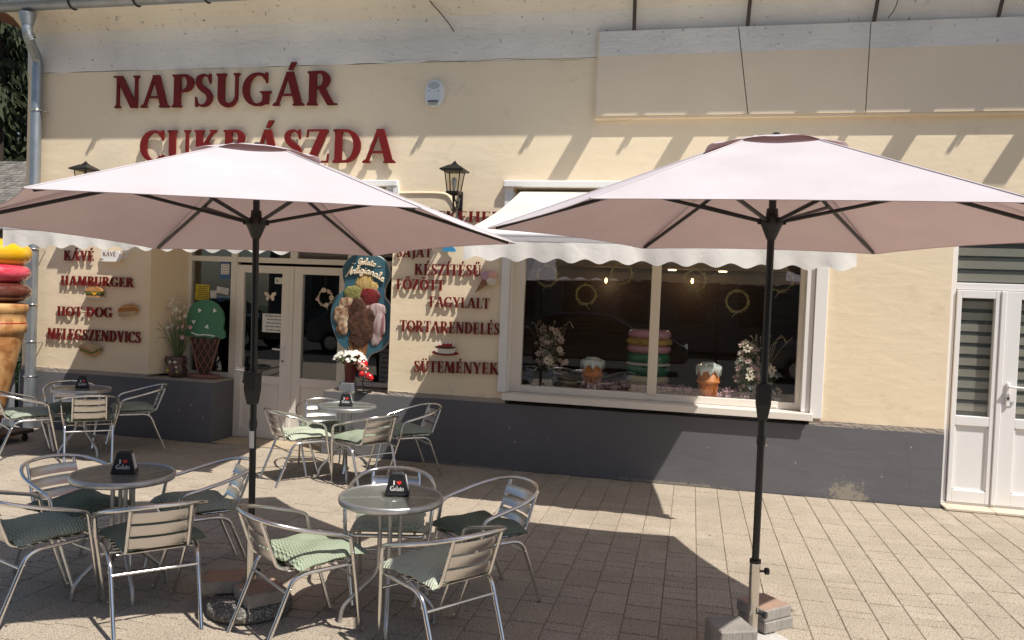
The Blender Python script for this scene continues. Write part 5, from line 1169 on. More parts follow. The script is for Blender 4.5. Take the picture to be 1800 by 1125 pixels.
# big gelato cone sign
t = thing('gelato_cone_sign', 'tall blue board with gelato scoops, lettered Gelato Artigianale, right of the door', 'sign', (0, 7.74, 0))
def cp(x, y): px, py_ = 560+x/6.25, 440+y/6.25; return (-3.71+(px-586)/105*.68, 2.11-(py_-447)*.00601)
out = [(420, 45), (490, 44), (560, 55), (630, 66), (690, 95), (740, 150), (768, 240), (765, 300), (728, 380), (715, 440), (722, 510), (762, 555), (800, 630), (818, 740), (812, 880), (780, 980), (720, 1060), (650, 1105), (600, 1130), (560, 1190), (545, 1290), (530, 1380), (440, 1380), (410, 1290), (380, 1180), (330, 1100), (250, 1030), (200, 930), (160, 820), (150, 700), (165, 600), (200, 520), (265, 460), (290, 400), (268, 310), (262, 220), (290, 140), (350, 78)]
poly = [cp(*p) for p in out]
P = smoothcurve([(p[0], p[1], 0) for p in poly], 3, True); poly = [(p.x, p.y) for p in P]
cxm = sum(p[0] for p in poly)/len(poly); czm = sum(p[1] for p in poly)/len(poly)
m = MB(); m.plate([(cxm+(p[0]-cxm)*1.015, czm+(p[1]-czm)*1.012) for p in poly], .002, .035); m.build('board_edge', M['signedge'], t)
m = MB(); m.plate(poly, -.006, .004); m.build('board', M['signblue'], t)
def blob(x, y, rx, ry, mt, dp=.012, name='scoop', jit=.05, lay=0):
    c = cp(x, y); s1 = .68/105/6.25; s2 = .00601/6.25; rr_ = random.Random(int(x)); n = 30; ph = [rr_.uniform(0, 6) for _ in range(4)]
    vs = []; fs = []; rows = 6
    for i in range(rows+1):
        th = pi/2*i/rows
        for k in range(n):
            a = 2*pi*k/n; q = 1+jit*(sin(3*a+ph[0])+.7*sin(7*a+ph[1])+.5*sin(11*a+ph[2])); vs.append((c[0]+rx*s1*cos(a)*q*cos(th), -.006-dp*sin(th)-lay*.0035, c[1]+ry*s2*sin(a)*q*cos(th)))
    for i in range(rows):
        for k in range(n): fs.append((i*n+k, i*n+(k+1) % n, (i+1)*n+(k+1) % n, (i+1)*n+k))
    m = MB(); m.add(vs, fs, True); m.build(name, M[mt], t)
blob(510, 360, 100, 95, 'gvanilla', .016, lay=0); blob(600, 400, 55, 60, 'gvanilla', .012, lay=0); blob(385, 475, 98, 85, 'gpist', .018, lay=1); blob(570, 510, 108, 105, 'gstraw', .020, lay=1)
blob(430, 640, 120, 130, 'gchoc', .020, lay=2, jit=.03); blob(330, 590, 90, 75, 'gcookie', .016, jit=.08, lay=3); blob(270, 720, 85, 130, 'gcookie', .020, jit=.07, lay=3); blob(285, 850, 65, 95, 'gcookie', .018, jit=.09, lay=3)
blob(640, 660, 115, 90, 'gwhite', .020, lay=2, jit=.04); blob(680, 800, 75, 160, 'gwhite', .022, lay=3, jit=.05); blob(650, 920, 65, 120, 'gwhite', .016, lay=2, jit=.08)
blob(500, 830, 150, 190, 'gchoc', .026, lay=4, jit=.05); blob(580, 720, 70, 90, 'gchoc', .018, lay=5, jit=.06); blob(470, 980, 100, 80, 'gchoc', .018, lay=4, jit=.07)
m = MB(); m.plate([cp(350, 960), cp(570, 990), cp(520, 1330), cp(430, 1330)], -.012, .0); m.build('wafer_cone', M['gwafer'], t)
m = MB()
for (a, b) in (((360, 980), (520, 1290)), ((420, 970), (530, 1200)), ((350, 1060), (460, 1310)), ((560, 1000), (420, 1280)), ((500, 980), (390, 1200)), ((440, 975), (360, 1100))):
    A = cp(*a); B = cp(*b); m.tube([(A[0], -.013, A[1]), (B[0], -.013, B[1])], .004, 4)
m.build('wafer_grid', M['gwafer'], t)
SG = {'G': ([[(.55, .80), (.42, 1.0), (.18, .86), (.08, .5), (.22, .12), (.46, .2), (.52, .48)], [(.28, .46), (.56, .5), (.5, -.05), (.28, -.28), (.08, -.12)]], .62),
      'e': ([[(.02, .22), (.28, .32), (.26, .5), (.1, .42), (.05, .18), (.16, .0), (.40, .14)]], .38),
      'l': ([[(.0, .12), (.2, .6), (.26, 1.0), (.14, .98), (.1, .3), (.16, .0), (.32, .12)]], .30),
      'a': ([[(.36, .42), (.22, .5), (.05, .3), (.1, .02), (.26, .1), (.38, .46)], [(.38, .46), (.34, .1), (.42, .0), (.54, .12)]], .50),
      't': ([[(.2, .95), (.12, .3), (.18, .0), (.34, .12)], [(.02, .62), (.36, .66)]], .34),
      'o': ([[(.2, .5), (.05, .28), (.14, .0), (.32, .14), (.32, .4), (.2, .5), (.48, .44)]], .48),
      'A': ([[(-.05, .0), (.1, .12), (.32, .6), (.55, 1.02), (.52, .5), (.58, .0)], [(.12, .34), (.66, .42)]], .68),
      'r': ([[(.02, .1), (.12, .54), (.1, .4), (.24, .5), (.34, .44), (.3, .15), (.38, .0), (.46, .1)]], .44),
      'i': ([[(.06, .5), (.05, .14), (.12, .0), (.24, .12)], [(.1, .72), (.11, .74)]], .24),
      'g': ([[(.34, .42), (.2, .5), (.05, .3), (.12, .02), (.3, .14), (.38, .46), (.32, -.25), (.12, -.34), (.08, -.18), (.46, .12)]], .46),
      'n': ([[(.03, .46), (.07, .02), (.08, .26), (.22, .5), (.34, .38), (.32, .1), (.38, .0), (.5, .12)]], .48)}
def script(txt, p0, p1, bow, H, r_):
    tot = sum(SG[c][1] for c in txt); x = 0
    for c in txt:
        m = MB(); 
        for st_ in SG[c][0]:
            pts = smoothcurve([(a, b, 0) for a, b in st_], 5) if len(st_) > 2 else [Vector((a, b, 0)) for a, b in st_]; q = []
            for v in pts:
                u = (x+v.x+v.y*.18)/tot; s1 = (p1[0]-p0[0]); s2 = (p1[1]-p0[1]); bx = p0[0]+s1*u; bz = p0[1]+s2*u+bow*4*u*(1-u); q.append((bx, -.020, bz+v.y*H))
            m.tube(q, r_, 6, flat=1)
        m.build('script_letter', M['script'], t); x += SG[c][1]
script('Gelato', cp(425, 165), cp(622, 185), .012, .062, .0075)
script('Artigianale', cp(305, 300), cp(712, 345), .062, .078, .0085)
for s_, x0_ in ((1, 365), (-1, 675)):
    m = MB(); c = cp(x0_, 155 if s_ > 0 else 180); m.tube(smoothcurve([(c[0], -.01, c[1]), (c[0]+s_*.012, -.01, c[1]+.006), (c[0]+s_*.022, -.01, c[1]-.004), (c[0]+s_*.036, -.01, c[1]+.003)], 4), .0035, 5); m.build('flourish', M['script'], t)
# flower pot in front of it
t = thing('daisy_pot', 'dark red plastic pot of white flowers standing in front of the gelato cone sign', 'potted flowers', (-3.47, 7.71, .666))
m = MB(); m.lathe([(0, .09), (.05, .09), (.068, .28), (.072, .28), (.072, .295), (.060, .295), (.058, .27), (0, .27)], n=20); m.build('pot', M['potred'], t)
m = MB(); m.cbox(-.10, .05, -.06, .06, .0, .09, .004); m.build('grey_box', M['postgrey'], t)
for i in range(95):
    a = rs_.uniform(0, 2*pi); b = rs_.uniform(-.2, 1.3); p = Vector((.165*cos(a)*cos(b*.9), .10*sin(a)*cos(b)-.03, .335+.085*sin(b))); o = put('flower', FWs, t, p); nrm = Vector((cos(a)*.8, -.9+rs_.uniform(-.2, .4), .5+rs_.uniform(0, .5))).normalized(); o.rotation_euler = nrm.to_track_quat('Z', 'Y').to_euler(); s_ = rs_.uniform(.65, .95); o.scale = (s_,)*3
m = MB()
for i in range(160):
    a = rs_.uniform(0, 2*pi); r_ = rs_.random()**.5; p = Vector((.15*r_*cos(a), .09*r_*sin(a), .31+rs_.uniform(-.03, .05))); d = Vector((rs_.uniform(-1, 1), rs_.uniform(-1, 1), rs_.uniform(-.2, 1))).normalized()*.03; q = d.cross(Vector((0, 1, .3))).normalized()*.008; m.add([p, p+d*.5+q, p+d, p+d*.5-q], [(0, 1, 2, 3)])
m.build('leaves', M['shrub'], t, kind='stuff')
# ladybird ornament, generic
t = thing('ladybird_ornament', 'small glossy red ladybird garden figure with round face on a black stand', 'ornament', (-3.315, 7.70, .666))
m = MB(); m.ell((-.03, 0, .275), (.058, .05, .055), 18, 12); m.build('head', M['skin'], t)
m = MB(); m.ell((-.03, .012, .292), (.066, .052, .058), 18, 12); m.build('hood', M['lady'], t)
for s_ in (-1, 1):
    m = MB(); m.ell((-.03+s_*.026, -.046, .278), (.011, .006, .015), 10, 7); m.build('eye', M['black'], t)
    m = MB(); m.tube(smoothcurve([(-.03+s_*.02, 0, .34), (-.03+s_*.035, -.01, .365), (-.03+s_*.055, -.01, .37)], 4), .004, 5); m.build('antenna', M['black'], t)
m = MB(); m.ell((-.02, -.01, .19), (.032, .03, .034), 14, 9); m.build('chest', M['lady'], t)
m = MB(); m.ell((.065, -.01, .165), (.055, .035, .038), 16, 10, rot=Matrix.Rotation(radians(35), 3, 'Y')); m.build('wing_case', M['lady'], t)
for (x, z) in ((.045, .185), (.075, .170), (.09, .14), (.055, .15)): m = MB(); m.ell((x, -.042, z), (.008, .005, .008), 8, 5); m.build('spot', M['black'], t)
m = MB(); m.ell((.045, -.02, .245), (.015, .012, .015), 10, 6); m.tube([(.0, 0, .21), (.04, -.02, .24)], .008, 6); m.build('arm', M['skin'], t)
m = MB(); m.tube(smoothcurve([(0, 0, .17), (-.01, 0, .10), (.005, 0, .05), (0, 0, .008)], 5), .006, 6); m.lathe([(0, 0), (.09, 0), (.09, .008), (0, .010)], n=22); m.build('stand', M['black'], t)

# ------------------------------------------------------------------ papers and hangings in the entrance glazing
def flat(name, label, cat, x0, x1, z0, z1, y, mt, lines=0, rot=0):
    t = thing(name, label, cat, ((x0+x1)/2, y, (z0+z1)/2)); t.rotation_euler = (0, rot, 0); w_, h_ = (x1-x0)/2, (z1-z0)/2
    MB().box(-w_, w_, -.001, .001, -h_, h_).build('sheet', M[mt], t)
    if lines:
        m = MB(); rr_ = random.Random(int(x0*997))
        for i in range(lines):
            z = h_*(.75-1.5*i/max(1, lines-1)) if lines > 1 else 0; xx = -w_*.8*rr_.uniform(.6, 1)
            while xx < w_*.75*rr_.uniform(.85, 1.1): l = rr_.uniform(.15, .4)*w_; m.box(xx, min(xx+l, w_*.9), -.0022, -.001, z-h_*.045, z+h_*.045); xx += l+w_*.08
        m.build('print', M['ink'], t)
    return t
GYY = EY+.026
flat('paper_notice', 'yellow sheet stuck inside the window above the green cone board', 'notice', -5.62, -5.44, 1.545, 1.725, GYY, 'yellow', 7, .04)
flat('paper_notice', 'small white sheet just right of the yellow sheet', 'notice', -5.425, -5.345, 1.57, 1.66, GYY, 'paper', 2)
flat('paper_notice', 'small black and white card hanging at the right edge of the side window', 'notice', -5.345, -5.19, 1.625, 1.70, GYY, 'paper', 3, .15)
flat('paper_notice', 'blue framed white poster at the top of the side window', 'notice', -5.31, -5.18, 1.80, 2.0, GYY, 'bluep', 0)
flat('paper_notice', 'white inner sheet on the blue poster', 'notice', -5.295, -5.19, 1.85, 1.97, GYY-.003, 'paper', 4)
t = flat('paper_notice', 'white notice with printed text on the left door pane', 'notice', -4.74, -4.46, 1.215, 1.425, EY+.006, 'paper', 5)
def printline(t, txt, cx, z, hgt, wid, y=-.0012, mt='ink'):
    tot = sum(G[c][1] if c in G else .4 for c in txt); s_ = wid/tot; x = cx-wid/2; m = MB()
    for c in txt:
        if c in G:
            for kk, p in enumerate(G[c][0]): m.plate([(a*s_+x, b*hgt+z) for a, b in p], y-.0003-.00006*kk, y)
            x += G[c][1]*s_
        else: x += .4*s_
    m.build('print', M[mt], t)
t = flat('house_number_plate', 'small white plate reading 16 at the top of the left door pane', 'plate', -4.60, -4.46, 1.765, 1.835, EY+.006, 'paper', 0)
G['1'] = ([rect(.14, .26, 0, 1), [(.02, .78), (.14, 1), (.14, .82)]], .34); G['6'] = ([arc(.27, .30, .18, .25, 0, 180, .11, .07), arc(.27, .30, .18, .25, 180, 360, .11, .07), spl([(.09, .32), (.10, .62), (.22, .86), (.42, .95)], [.11, .11, .09, .05])], .54)
printline(t, '16', -.038, -.020, .040, .042)
for i, (x, z, k) in enumerate(((-4.495, .86, 'china'), (-4.492, .80, 'icing'), (-4.49, .75, 'china'))):
    m = MB(); m.plate(elp(0, 0, .026, .022, 16), 0, .001); m.build('round_sticker', M[k], None, (x, EY+.010, z), label=('round white sticker at the top of the three on the door glass', 'round pale green sticker in the middle of the three on the door glass', 'round white sticker at the bottom of the three on the door glass')[i], cat='sticker')
t = thing('butterfly_decoration', 'orange paper butterfly hanging on the left door pane', 'decoration', (-4.65, EY+.0, 1.62))
for s_ in (-1, 1): m = MB(); m.plate([(0, 0), (s_*.03, .045), (s_*.07, .05), (s_*.072, .02), (s_*.045, 0), (s_*.055, -.035), (s_*.03, -.05), (0, -.01)], -.001, .001); m.build('wing', M['petalc'], t)
m = MB(); m.tube([(0, 0, .03), (0, 0, -.05)], .005, 5); m.tube([(0, 0, -.05), (.004, 0, -.24)], .002, 4); m.tube([(0, 0, .03), (0, 0, .22)], .001, 4); m.build('body', M['crock'], t)
def wreath(loc, r_, label, tail=1, mt='twig', flowers=0, seed=1, ropts=0):
    rr_ = random.Random(seed); t = thing('wreath', label, 'wreath', loc, group='wreaths hanging in the cafe glazing'); m = MB()
    for i in range(170):
        a = rr_.uniform(0, 2*pi); R1 = r_*(1+rr_.uniform(-.10, .10)); p = Vector((R1*cos(a), rr_.uniform(-.012, .012), R1*sin(a))); d = Vector((-sin(a)+rr_.uniform(-.6, .6), rr_.uniform(-.5, .5), cos(a)+rr_.uniform(-.6, .6))).normalized()*.022; q = d.cross(Vector((0, 1, 0))).normalized()*.0042; m.add([p, p+d*.5+q, p+d, p+d*.5-q], [(0, 1, 2, 3)])
    m.build('twigs', M[mt], t, kind='stuff')
    m = MB(); m.tube([(r_*.93*cos(2*pi*i/24), 0, r_*.93*sin(2*pi*i/24)) for i in range(24)], .004, 5, closed=True); m.tube([(0, 0, r_*.93), (0, 0, r_+.25)], .0009, 3); m.build('wire_ring', M['twig'], t)
    m = MB(); s_ = rr_.choice((-1, 1)); m.tube(smoothcurve([(0, -.015, -r_*.95), (s_*.02, -.02, -r_*1.2), (s_*.045, -.015, -r_*1.55)], 4), .006, 5, flat=.3); m.tube(smoothcurve([(0, -.015, -r_*.95), (-s_*.03, -.02, -r_*.8), (-s_*.05, -.015, -r_*1.05), (0, -.015, -r_*.95)], 4), .006, 5, flat=.3); m.build('ribbon', M['ribbon'], t)
    for i in range(flowers):
        a = rr_.uniform(0, 2*pi); o = put('flower', (FC, FP)[i % 2], t, (r_*cos(a), -.015, r_*sin(a))); o.rotation_euler = (pi/2, 0, 0); o.scale = (.7,)*3
    return t
wreath((-3.975, EY-.004, 1.63), .085, 'cream flower wreath hanging on the right door pane', mt='petalc', flowers=5, seed=9)
for i, (x, z, r_, lb) in enumerate(((-1.477, 1.95, .105, 'gold twig wreath at the far left of the display window'), (-1.068, 1.775, .10, 'gold twig wreath second from the left in the display window'), (-.714, 2.0, .105, 'gold twig wreath just left of the window mullion'),
     (.011, 1.96, .105, 'gold twig wreath just right of the window mullion'), (.422, 1.765, .105, 'gold twig wreath hanging low between mullion and right umbrella pole'), (.815, 1.99, .115, 'gold twig wreath behind the right umbrella pole'))):
    wreath((x, 8.05, z), r_, lb, seed=30+i)

# ------------------------------------------------------------------ display window contents
rs_ = random.Random(5); SZ = .766
t = thing('flower_vase', 'glass vase of dried cream and dusty pink flowers at the left of the display window', 'vase of flowers', (-1.43, 8.05, SZ))
m = MB(); m.lathe([(0, 0), (.06, 0), (.085, .03), (.09, .08), (.075, .15), (.068, .18)], n=22); m.build('vase', M['clear'], t)
bouquet(t, (0, 0, .16), .19, .50, [(FC, 14), (FP, 20), (FS, 34)], rs_, nleaf=130)
for i in range(9):
    m = MB(); a = -1.2+2.4*i/8; m.tube(smoothcurve([(0, 0, .2), (.09*a, 0, .45), (.16*a, -.02, .62+.05*(i % 3)), (.21*a, -.03, .66+.04*(i % 2))], 4), lambda u: .002+.011*max(0, u-.6), 5); m.build('pampas_plume', M['pampas'], t)
t = thing('flower_vase', 'vase of white and pink flowers beside the right umbrella pole in the display window', 'vase of flowers', (.60, 7.985, SZ))
m = MB(); m.lathe([(0, 0), (.06, 0), (.085, .03), (.09, .08), (.075, .15), (.068, .18)], n=22); m.build('vase', M['clear'], t)
bouquet(t, (-.05, 0, .05), .15, .55, [(FC, 16), (FP, 24), (FWs, 16), (FS, 30)], rs_, nleaf=110)
bouquet(t, (.17, 0, .04), .10, .35, [(FWs, 10), (FC, 5)], rs_, nleaf=60)
for i in range(10):
    m = MB(); a = -.8+2.4*i/9; m.tube(smoothcurve([(.05, 0, .2), (.05+.07*a, 0, .42), (.05+.13*a, -.02, .58+.05*(i % 3)), (.05+.18*a, -.03, .62+.05*(i % 2))], 4), lambda u: .002+.012*max(0, u-.65), 5); m.build('pampas_plume', M['pampas'], t)
def cup(loc, label, s_=1.0, seed=1):
    rr_ = random.Random(seed); t = thing('wafer_cup_figure', label, 'display figure', loc, group='orange wafer cup figures'); 
    m = MB(); m.lathe([(0, 0), (.078*s_, 0), (.095*s_, .17*s_), (.112*s_, .175*s_), (.112*s_, .195*s_), (.100*s_, .20*s_), (.115*s_, .33*s_), (0, .33*s_)], n=30); m.build('cup', M['orangecup'], t)
    m = MB(); 
    for k in range(14):
        for sg in (1, -1):
            pts = []
            for i in range(9): u = i/8; a = 2*pi*k/14+sg*u*1.1; r_ = (.078+.017*u)*s_+.001; pts.append((r_*cos(a), r_*sin(a), .005+.155*s_*u))
            m.tube(pts, .0035, 4)
    m.build('wafer_grid', M['orangecup'], t)
    m = MB(); n = 48; vs = []; fs = []
    drip = [max(.0, sin(k*2*pi/n*8+rr_.random())*.5+.5)**2*.048+.018+rr_.uniform(0, .010) for k in range(n)]
    rows = [(.0, .350), (.07, .352), (.105, .345), (.124, .335), (.127, .32)]
    for r_, z in rows:
        for k in range(n): a = 2*pi*k/n; vs.append((r_*s_*cos(a), r_*s_*sin(a), (z+.006*sin(3*a)*(r_ > .02))*s_))
    for k in range(n): a = 2*pi*k/n; vs.append((.122*s_*cos(a), .122*s_*sin(a), (.315-drip[k])*s_))
    for k in range(n): a = 2*pi*k/n; vs.append((.108*s_*cos(a), .108*s_*sin(a), (.312-drip[k])*s_))
    for i in range(len(rows)+1):
        for k in range(n): fs.append((i*n+k, i*n+(k+1) % n, (i+1)*n+(k+1) % n, (i+1)*n+k))
    m.add(vs, [f[::-1] for f in fs], True); m.build('icing', M['icing'], t)
    m = MB(); pts = [((.02+.05*u)*s_*cos(9*u), (.02+.05*u)*s_*sin(9*u), .357*s_) for u in [i/30 for i in range(31)]]; m.tube(pts, .013*s_, 7); m.build('icing_swirl', M['icing'], t)
cup((-.975, 8.1, SZ), 'orange wafer cup figure with white icing left of the macaron tower', 1.0, 3)
cup((.18, 7.965, SZ+.02), 'orange wafer cup figure with white icing right of the mullion, in the sun', 1.0, 4)
t = thing('macaron_tower', 'tower of giant macarons, pink over green over cream, behind the window mullion', 'display figure', (-.42, 8.25, .73))
def disc(z0, z1, r_, mt, nm, sh=.35):
    h = z1-z0; m = MB(); m.lathe([(0, z0), (r_*.86, z0), (r_*.97, z0+h*.2), (r_, z0+h*.5), (r_*.97, z0+h*.8), (r_*.86, z1), (0, z1)], n=40); m.build(nm, M[mt], t)
disc(.62, .71, .222, 'macpink', 'macaron_shell'); disc(.555, .625, .235, 'macfill', 'filling'); disc(.475, .558, .225, 'macpink', 'macaron_shell')
disc(.375, .475, .222, 'macgreen', 'macaron_shell'); disc(.345, .377, .228, 'cream2', 'filling'); disc(.245, .347, .222, 'macgreen', 'macaron_shell')
disc(.155, .245, .215, 'maccream', 'macaron_shell'); disc(.13, .157, .222, 'cream2', 'filling'); disc(.0, .132, .215, 'orangecup', 'macaron_shell')
t = thing('blossom_garland', 'garland of lilac pink blossoms lying along the display window shelf', 'garland', (-.24, 8.0, SZ))
m = MB(); m.tube(smoothcurve([(-.84, 0, .03), (-.3, -.01, .045), (.2, 0, .04), (.84, -.01, .05)], 8), .006, 5); m.build('garland_stem', M['crock'], t)
for i in range(230):
    x = rs_.uniform(-.84, .84); o = put('blossom', FL, t, (x, rs_.uniform(-.07, .06), .02+rs_.random()*.11)); o.rotation_euler = (radians(rs_.uniform(-30, 110)), rs_.uniform(-.6, .6), rs_.uniform(-1, 1)); o.scale = (rs_.uniform(.8, 1.25),)*3
def pendant(x, y, z, label):
    t = thing('pendant_bulb', label, 'pendant lamp', (x, y, z)); m = MB(); m.ell((0, 0, 0), (.016, .016, .034), 12, 8); m.build('bulb', M['lampglow'], t)
    m = MB(); m.tube([(0, 0, .03), (0, 0, 2.84-z)], .004, 5); m.tube([(0, 0, .03), (0, 0, .07)], .012, 8); m.build('cord', M['black'], t)
    lp = bpy.data.lights.new('pendant_light', 'POINT'); lp.energy = 1.1; lp.color = (1, .75, .45); lp.shadow_soft_size = .04; lo = bpy.data.objects.new('pendant_light', lp); COL.objects.link(lo); lo.location = (x, y-.06, z-.03)
pendant(-1.08, 10.0, 1.98, 'small glowing pendant bulb left of the mullion, inside the shop'); pendant(-.02, 10.0, 2.01, 'small glowing pendant bulb right of the mullion, inside the shop')
for x, lb in ((-.27, 'glowing round ceiling spot just right of the mullion, inside the shop'), (.34, 'glowing round ceiling spot left of the right umbrella pole, inside the shop')):
    m = MB(); m.lathe([(0, 0), (.05, 0), (.05, -.01), (0, -.01)], n=18); m.build('ceiling_spot', M['spotglow'], None, (x, 10.05, 2.142), label=lb, cat='ceiling light')
MB().box(-1.9, 1.9, 9.95, 10.19, 2.15, 2.84).build('ceiling_bulkhead', M['roomceil'], bld)
flat('paper_notice', 'grey printed notice on the window right of the gelato cone sign', 'notice', -3.32, -3.17, .74, 1.10, GYY, 'postgrey', 6)
t = thing('price_tag', 'small black and white card standing at the right end of the display shelf', 'card', (.83, 7.93, SZ)); MB().box(-.03, .03, 0, .003, 0, .09).build('card', M['paper'], t)

# ------------------------------------------------------------------ surroundings on the left: trees, neighbouring house
def conifer(loc, h, r_, seed, label):
    rr_ = random.Random(seed); t = thing('conifer_tree', label, 'tree', loc, group='dark conifers behind the left corner'); m = MB()
    m.tube([(0, 0, 0), (.1, 0, h*.5), (0, 0, h)], lambda u: .22*(1-u)+.02, 9); m.build('trunk', M['bark'], t)
    m = MB(); nb = 130
    for b in range(nb):
        z = h*(.06+.93*(b/nb)); L_ = r_*(1-.85*(b/nb))*rr_.uniform(.7, 1.1); a = rr_.uniform(0, 2*pi); d = Vector((cos(a), sin(a), 0))
        for s_ in range(60):
            u = (rr_.random())**.7; p = d*L_*u+Vector((0, 0, z-L_*.35*u*u))+Vector((rr_.uniform(-.25, .25), rr_.uniform(-.25, .25), rr_.uniform(-.25, .1)))
            l = rr_.uniform(.26, .60); dd = (d*rr_.uniform(.1, .8)+Vector((rr_.uniform(-.5, .5), rr_.uniform(-.5, .5), -rr_.uniform(.4, 1.2)))).normalized()*l; q = dd.cross(Vector((rr_.uniform(-1, 1), rr_.uniform(-1, 1), .3))).normalized()*l*.2
            m.add([p-q*.4, p+q, p+dd, p-q], [(0, 1, 2, 3)])
    m.build('crown', M['needle'], t)
for i, (x, y, h, r_, lb) in enumerate(((-20.6, 19.8, 15, 3.2, 'dark conifer rising just left of the building corner'), (-17.5, 20.5, 16, 3.0, 'dark conifer half hidden behind the building corner'), (-24.5, 23, 17, 3.4, 'tall dark conifer furthest left behind the neighbouring house'), (-22, 25.5, 18, 3.6, 'tallest dark conifer in the back row'), (-27.5, 28, 19, 4.2, 'broad dark conifer at the very back, left'), (-22.5, 29.5, 19, 4.2, 'broad dark conifer at the very back, middle'), (-18.5, 27.5, 18, 4.0, 'broad dark conifer at the very back, behind the corner'))):
    conifer((x, y, -.1), h, r_, 60+i, lb)
def shrub(loc, r_, n, seed, label):
    rr_ = random.Random(seed); t = thing('shrub', label, 'shrub', loc); m = MB()
    for i in range(n):
        d = Vector((rr_.gauss(0, 1), rr_.gauss(0, 1), abs(rr_.gauss(0, 1)))).normalized()*r_*(.5+.5*rr_.random()); p = d; l = .09; dd = Vector((rr_.uniform(-1, 1), rr_.uniform(-1, 1), rr_.uniform(-1, 1))).normalized()*l; q = dd.cross(Vector((0, .3, 1))).normalized()*.03; m.add([p, p+dd*.5+q, p+dd, p+dd*.5-q], [(0, 1, 2, 3)])
    m.build('foliage', M['shrub'], t, kind='stuff'); m = MB(); m.tube([(0, 0, 0), (0, 0, r_)], .03, 6); m.build('stem', M['bark'], t)
shrub((-9.9, 10.4, -.1), 1.0, 1600, 4, 'leafy green shrub seen between the giant cone and the building corner'); shrub((-11.6, 11.6, -.1), 1.3, 1800, 5, 'leafy green shrub further back behind the giant cone')
shrub((-8.9, 9.6, -.1), .7, 1200, 6, 'low green shrub close behind the building corner')
h = thing('neighbouring_house', 'small dark house with grey shingle roof, skylight and brick chimney at far left', 'house', (-15.2, 14.5, -.1))
MB().box(-2.4, 2.4, 0, 4.6, 0, 3.0).build('wall', M['housewall'], h)
roof = MB(); roof.add([(-2.8, -.4, 2.85), (2.8, -.4, 2.85), (2.8, 2.3, 4.75), (-2.8, 2.3, 4.75)], [(0, 1, 2, 3)]); roof.add([(-2.8, 5.0, 2.85), (2.8, 5.0, 2.85), (2.8, 2.3, 4.75), (-2.8, 2.3, 4.75)], [(3, 2, 1, 0)]); roof.add([(-2.4, 0, 3), (-2.4, 4.6, 3), (-2.4, 2.3, 4.7)], [(0, 1, 2)]); roof.add([(2.4, 0, 3), (2.4, 4.6, 3), (2.4, 2.3, 4.7)], [(0, 1, 2)])
ro = roof.build('roof', M['shingle'], h)
sm = MB(); rr_ = random.Random(3); dy, dz = 2.7/27, 1.9/27
for i in range(27):
    x = -2.8+rr_.uniform(-.1, 0)
    while x < 2.8:
        wd = rr_.uniform(.12, .2); y = -.42+i*dy; z = 2.85+i*dz+.02+rr_.uniform(0, .012); sm.add([(x, y, z), (x+wd-.01, y, z), (x+wd-.01, y+dy*1.15, z+dz*1.15-.012), (x, y+dy*1.15, z+dz*1.15-.012), (x, y, z-.025), (x+wd-.01, y, z-.025)], [(0, 1, 2, 3), (4, 5, 1, 0)]); x += wd
sm.build('shingles', M['shingle'], ro, kind='stuff')
sk = MB(); sk.add([(.95, .30, 3.40), (1.75, .30, 3.40), (1.75, 1.0, 3.895), (.95, 1.0, 3.895)], [(0, 1, 2, 3)]); sk.build('skylight', M['skylight'], ro)
cm = MB(); cm.box(.55, 1.0, 2.1, 2.55, 4.2, 5.5); cm.build('chimney', M['bricks'], ro)

# ------------------------------------------------------------------ street behind the camera (seen in the glass)
op = thing('opposite_building', 'long pale two storey building across the street, mirrored in the shop glass', 'building', (0, -15, 0))
MB().box(-18, 20, -8, 0, 0, 6.5).build('wall', M['opp'], op)
for i in range(16):
    x = -16+2.2*i; f = MB().box(x, x+1.2, -.02, .03, .9, 2.6).build('window', M['opp'], op); MB().box(x+.07, x+1.13, .031, .036, .98, 2.52).build('pane', M['oppdark'], f)
    f = MB().box(x, x+1.1, -.02, .03, 3.9, 5.4).build('window', M['opp'], op); MB().box(x+.07, x+1.03, .031, .036, 3.98, 5.32).build('pane', M['oppdark'], f)
MB().box(-18.3, 20.3, -8.3, .5, 6.5, 6.8).build('roof', M['tiles'], op)
def car(loc, rz, mt, label):
    t = thing('parked_car', label, 'car', loc, rz, group='cars parked across the street')
    prf = [(-2.1, .35), (-2.15, .62), (-2.0, .90), (-1.75, 1.0), (-1.35, 1.38), (-.6, 1.47), (.3, 1.42), (1.0, 1.02), (1.75, .90), (2.1, .72), (2.15, .42), (2.05, .30), (-2.0, .30)]
    m = MB(); m.plate(prf, -.80, .80); o = m.build('body', M[mt], t); bv = o.modifiers.new('bevel', 'BEVEL'); bv.width = .07; bv.segments = 3; bv.limit_method = 'ANGLE'
    for s_ in (-1, 1):
        m = MB(); y = s_*.806; m.add([(-1.45, y, 1.02), (-1.2, y, 1.33), (-.15, y, 1.38), (-.15, y, .98)], [(0, 1, 2, 3)]); m.add([(-.08, y, 1.38), (.28, y, 1.34), (.85, y, .98), (-.08, y, .97)], [(0, 1, 2, 3)]); m.build('side_window', M['oppdark'], t)
        m = MB(); m.ell((2.05, s_*.6, .68), (.08, .16, .07), 10, 6); m.build('headlight', M['china'], t)
        m = MB(); m.ell((-2.08, s_*.6, .75), (.06, .14, .08), 10, 6); m.build('tail_light', M['heart'], t)
        m = MB(); m.ell((.72, s_*.92, 1.02), (.08, .09, .06), 10, 6); m.build('wing_mirror', M[mt], t)
        for x in (-1.35, 1.35):
            m = MB(); m.tube([(x, s_*.68, .31), (x, s_*.84, .31)], .31, 22); w1 = m.build('wheel', M['tyre'], t); m = MB(); m.tube([(x, s_*.80, .31), (x, s_*.855, .31)], .19, 16); m.build('rim', M['slat'], w1)
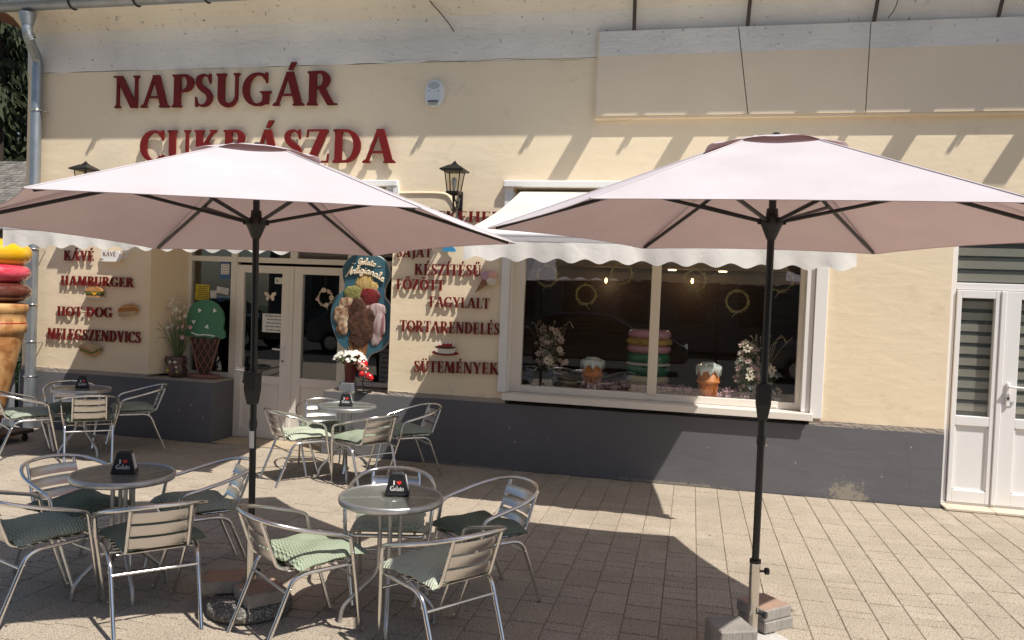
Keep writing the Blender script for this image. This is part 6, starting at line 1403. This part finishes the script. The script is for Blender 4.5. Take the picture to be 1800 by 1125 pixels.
car((-2.2, -4.6, -.02), 0, 'carpaint', 'black estate car mirrored in the left half of the display window'); car((3.8, -4.7, -.02), pi, 'carsilver', 'grey car mirrored in the right half of the display window')
car((-8.3, -4.7, -.02), 0, 'carsilver', 'unseen grey car added to darken the entrance door reflection'); car((-13.6, -4.6, -.02), 0, 'carpaint', 'unseen black car added to darken the entrance side window reflection'); car((9.6, -4.6, -.02), pi, 'carpaint', 'unseen black car added to darken the right hand door reflection')  # further cars put in so the lower glass mirrors something dark
# ------------------------------------------------------------------ small wear and litter
rw = random.Random(77)
def crack(x, z, dx, dz, n, y, w_=.0016):
    pts = [(x, y, z)]
    for i in range(n): x += dx/n+rw.uniform(-.012, .012); z += dz/n+rw.uniform(-.010, .010); pts.append((x, y, z))
    MB().tube(pts, w_, 3, cap=False).build('hairline_crack', M['brownsteel'], bld)
crack(-1.0, 3.44, .9, .02, 14, Y0+.0006); crack(-5.3, 4.08, 1.6, .0, 22, Y0-.0095); crack(-3.2, 4.085, 2.1, .0, 26, Y0-.0118)
crack(1.25, 2.2, .02, -.5, 9, Y0+.0008, .0012); crack(1.9, .60, .05, -.45, 9, Y0-.0245, .0012)
fs2 = MB()
for i in range(46):
    x, y = rw.uniform(-3.6, 3.4), rw.uniform(3.1, 7.5); a = rw.uniform(0, pi); l = rw.uniform(.006, .018); d = Vector((cos(a), sin(a), 0)); q = Vector((-sin(a), cos(a), 0)); p = Vector((x, y, .0035)); fs2.add([p-d*l, p+q*l*.4+Vector((0, 0, .003)), p+d*l, p-q*l*.4], [(0, 1, 2, 3)])
fs2.build('litter', M['crock'], None, kind='stuff', label='tiny dry bits and crumbs scattered over the paving')
for (x, z) in ((-1.72, .42), (-1.32, .33), (-1.66, .28), (.72, .44), (1.72, .24), (.98, .30), (.2, .38), (1.95, .52), (-5.3, .40), (-5.15, .28), (-5.45, .33)):
    pts = [(x+rw.uniform(.004, .011)*cos(2*pi*k/8), z+rw.uniform(.004, .016)*sin(2*pi*k/8)) for k in range(8)]
    MB().plate(pts, Y0-.0262, Y0-.02).build('paint_chip', M['crust'], bld)
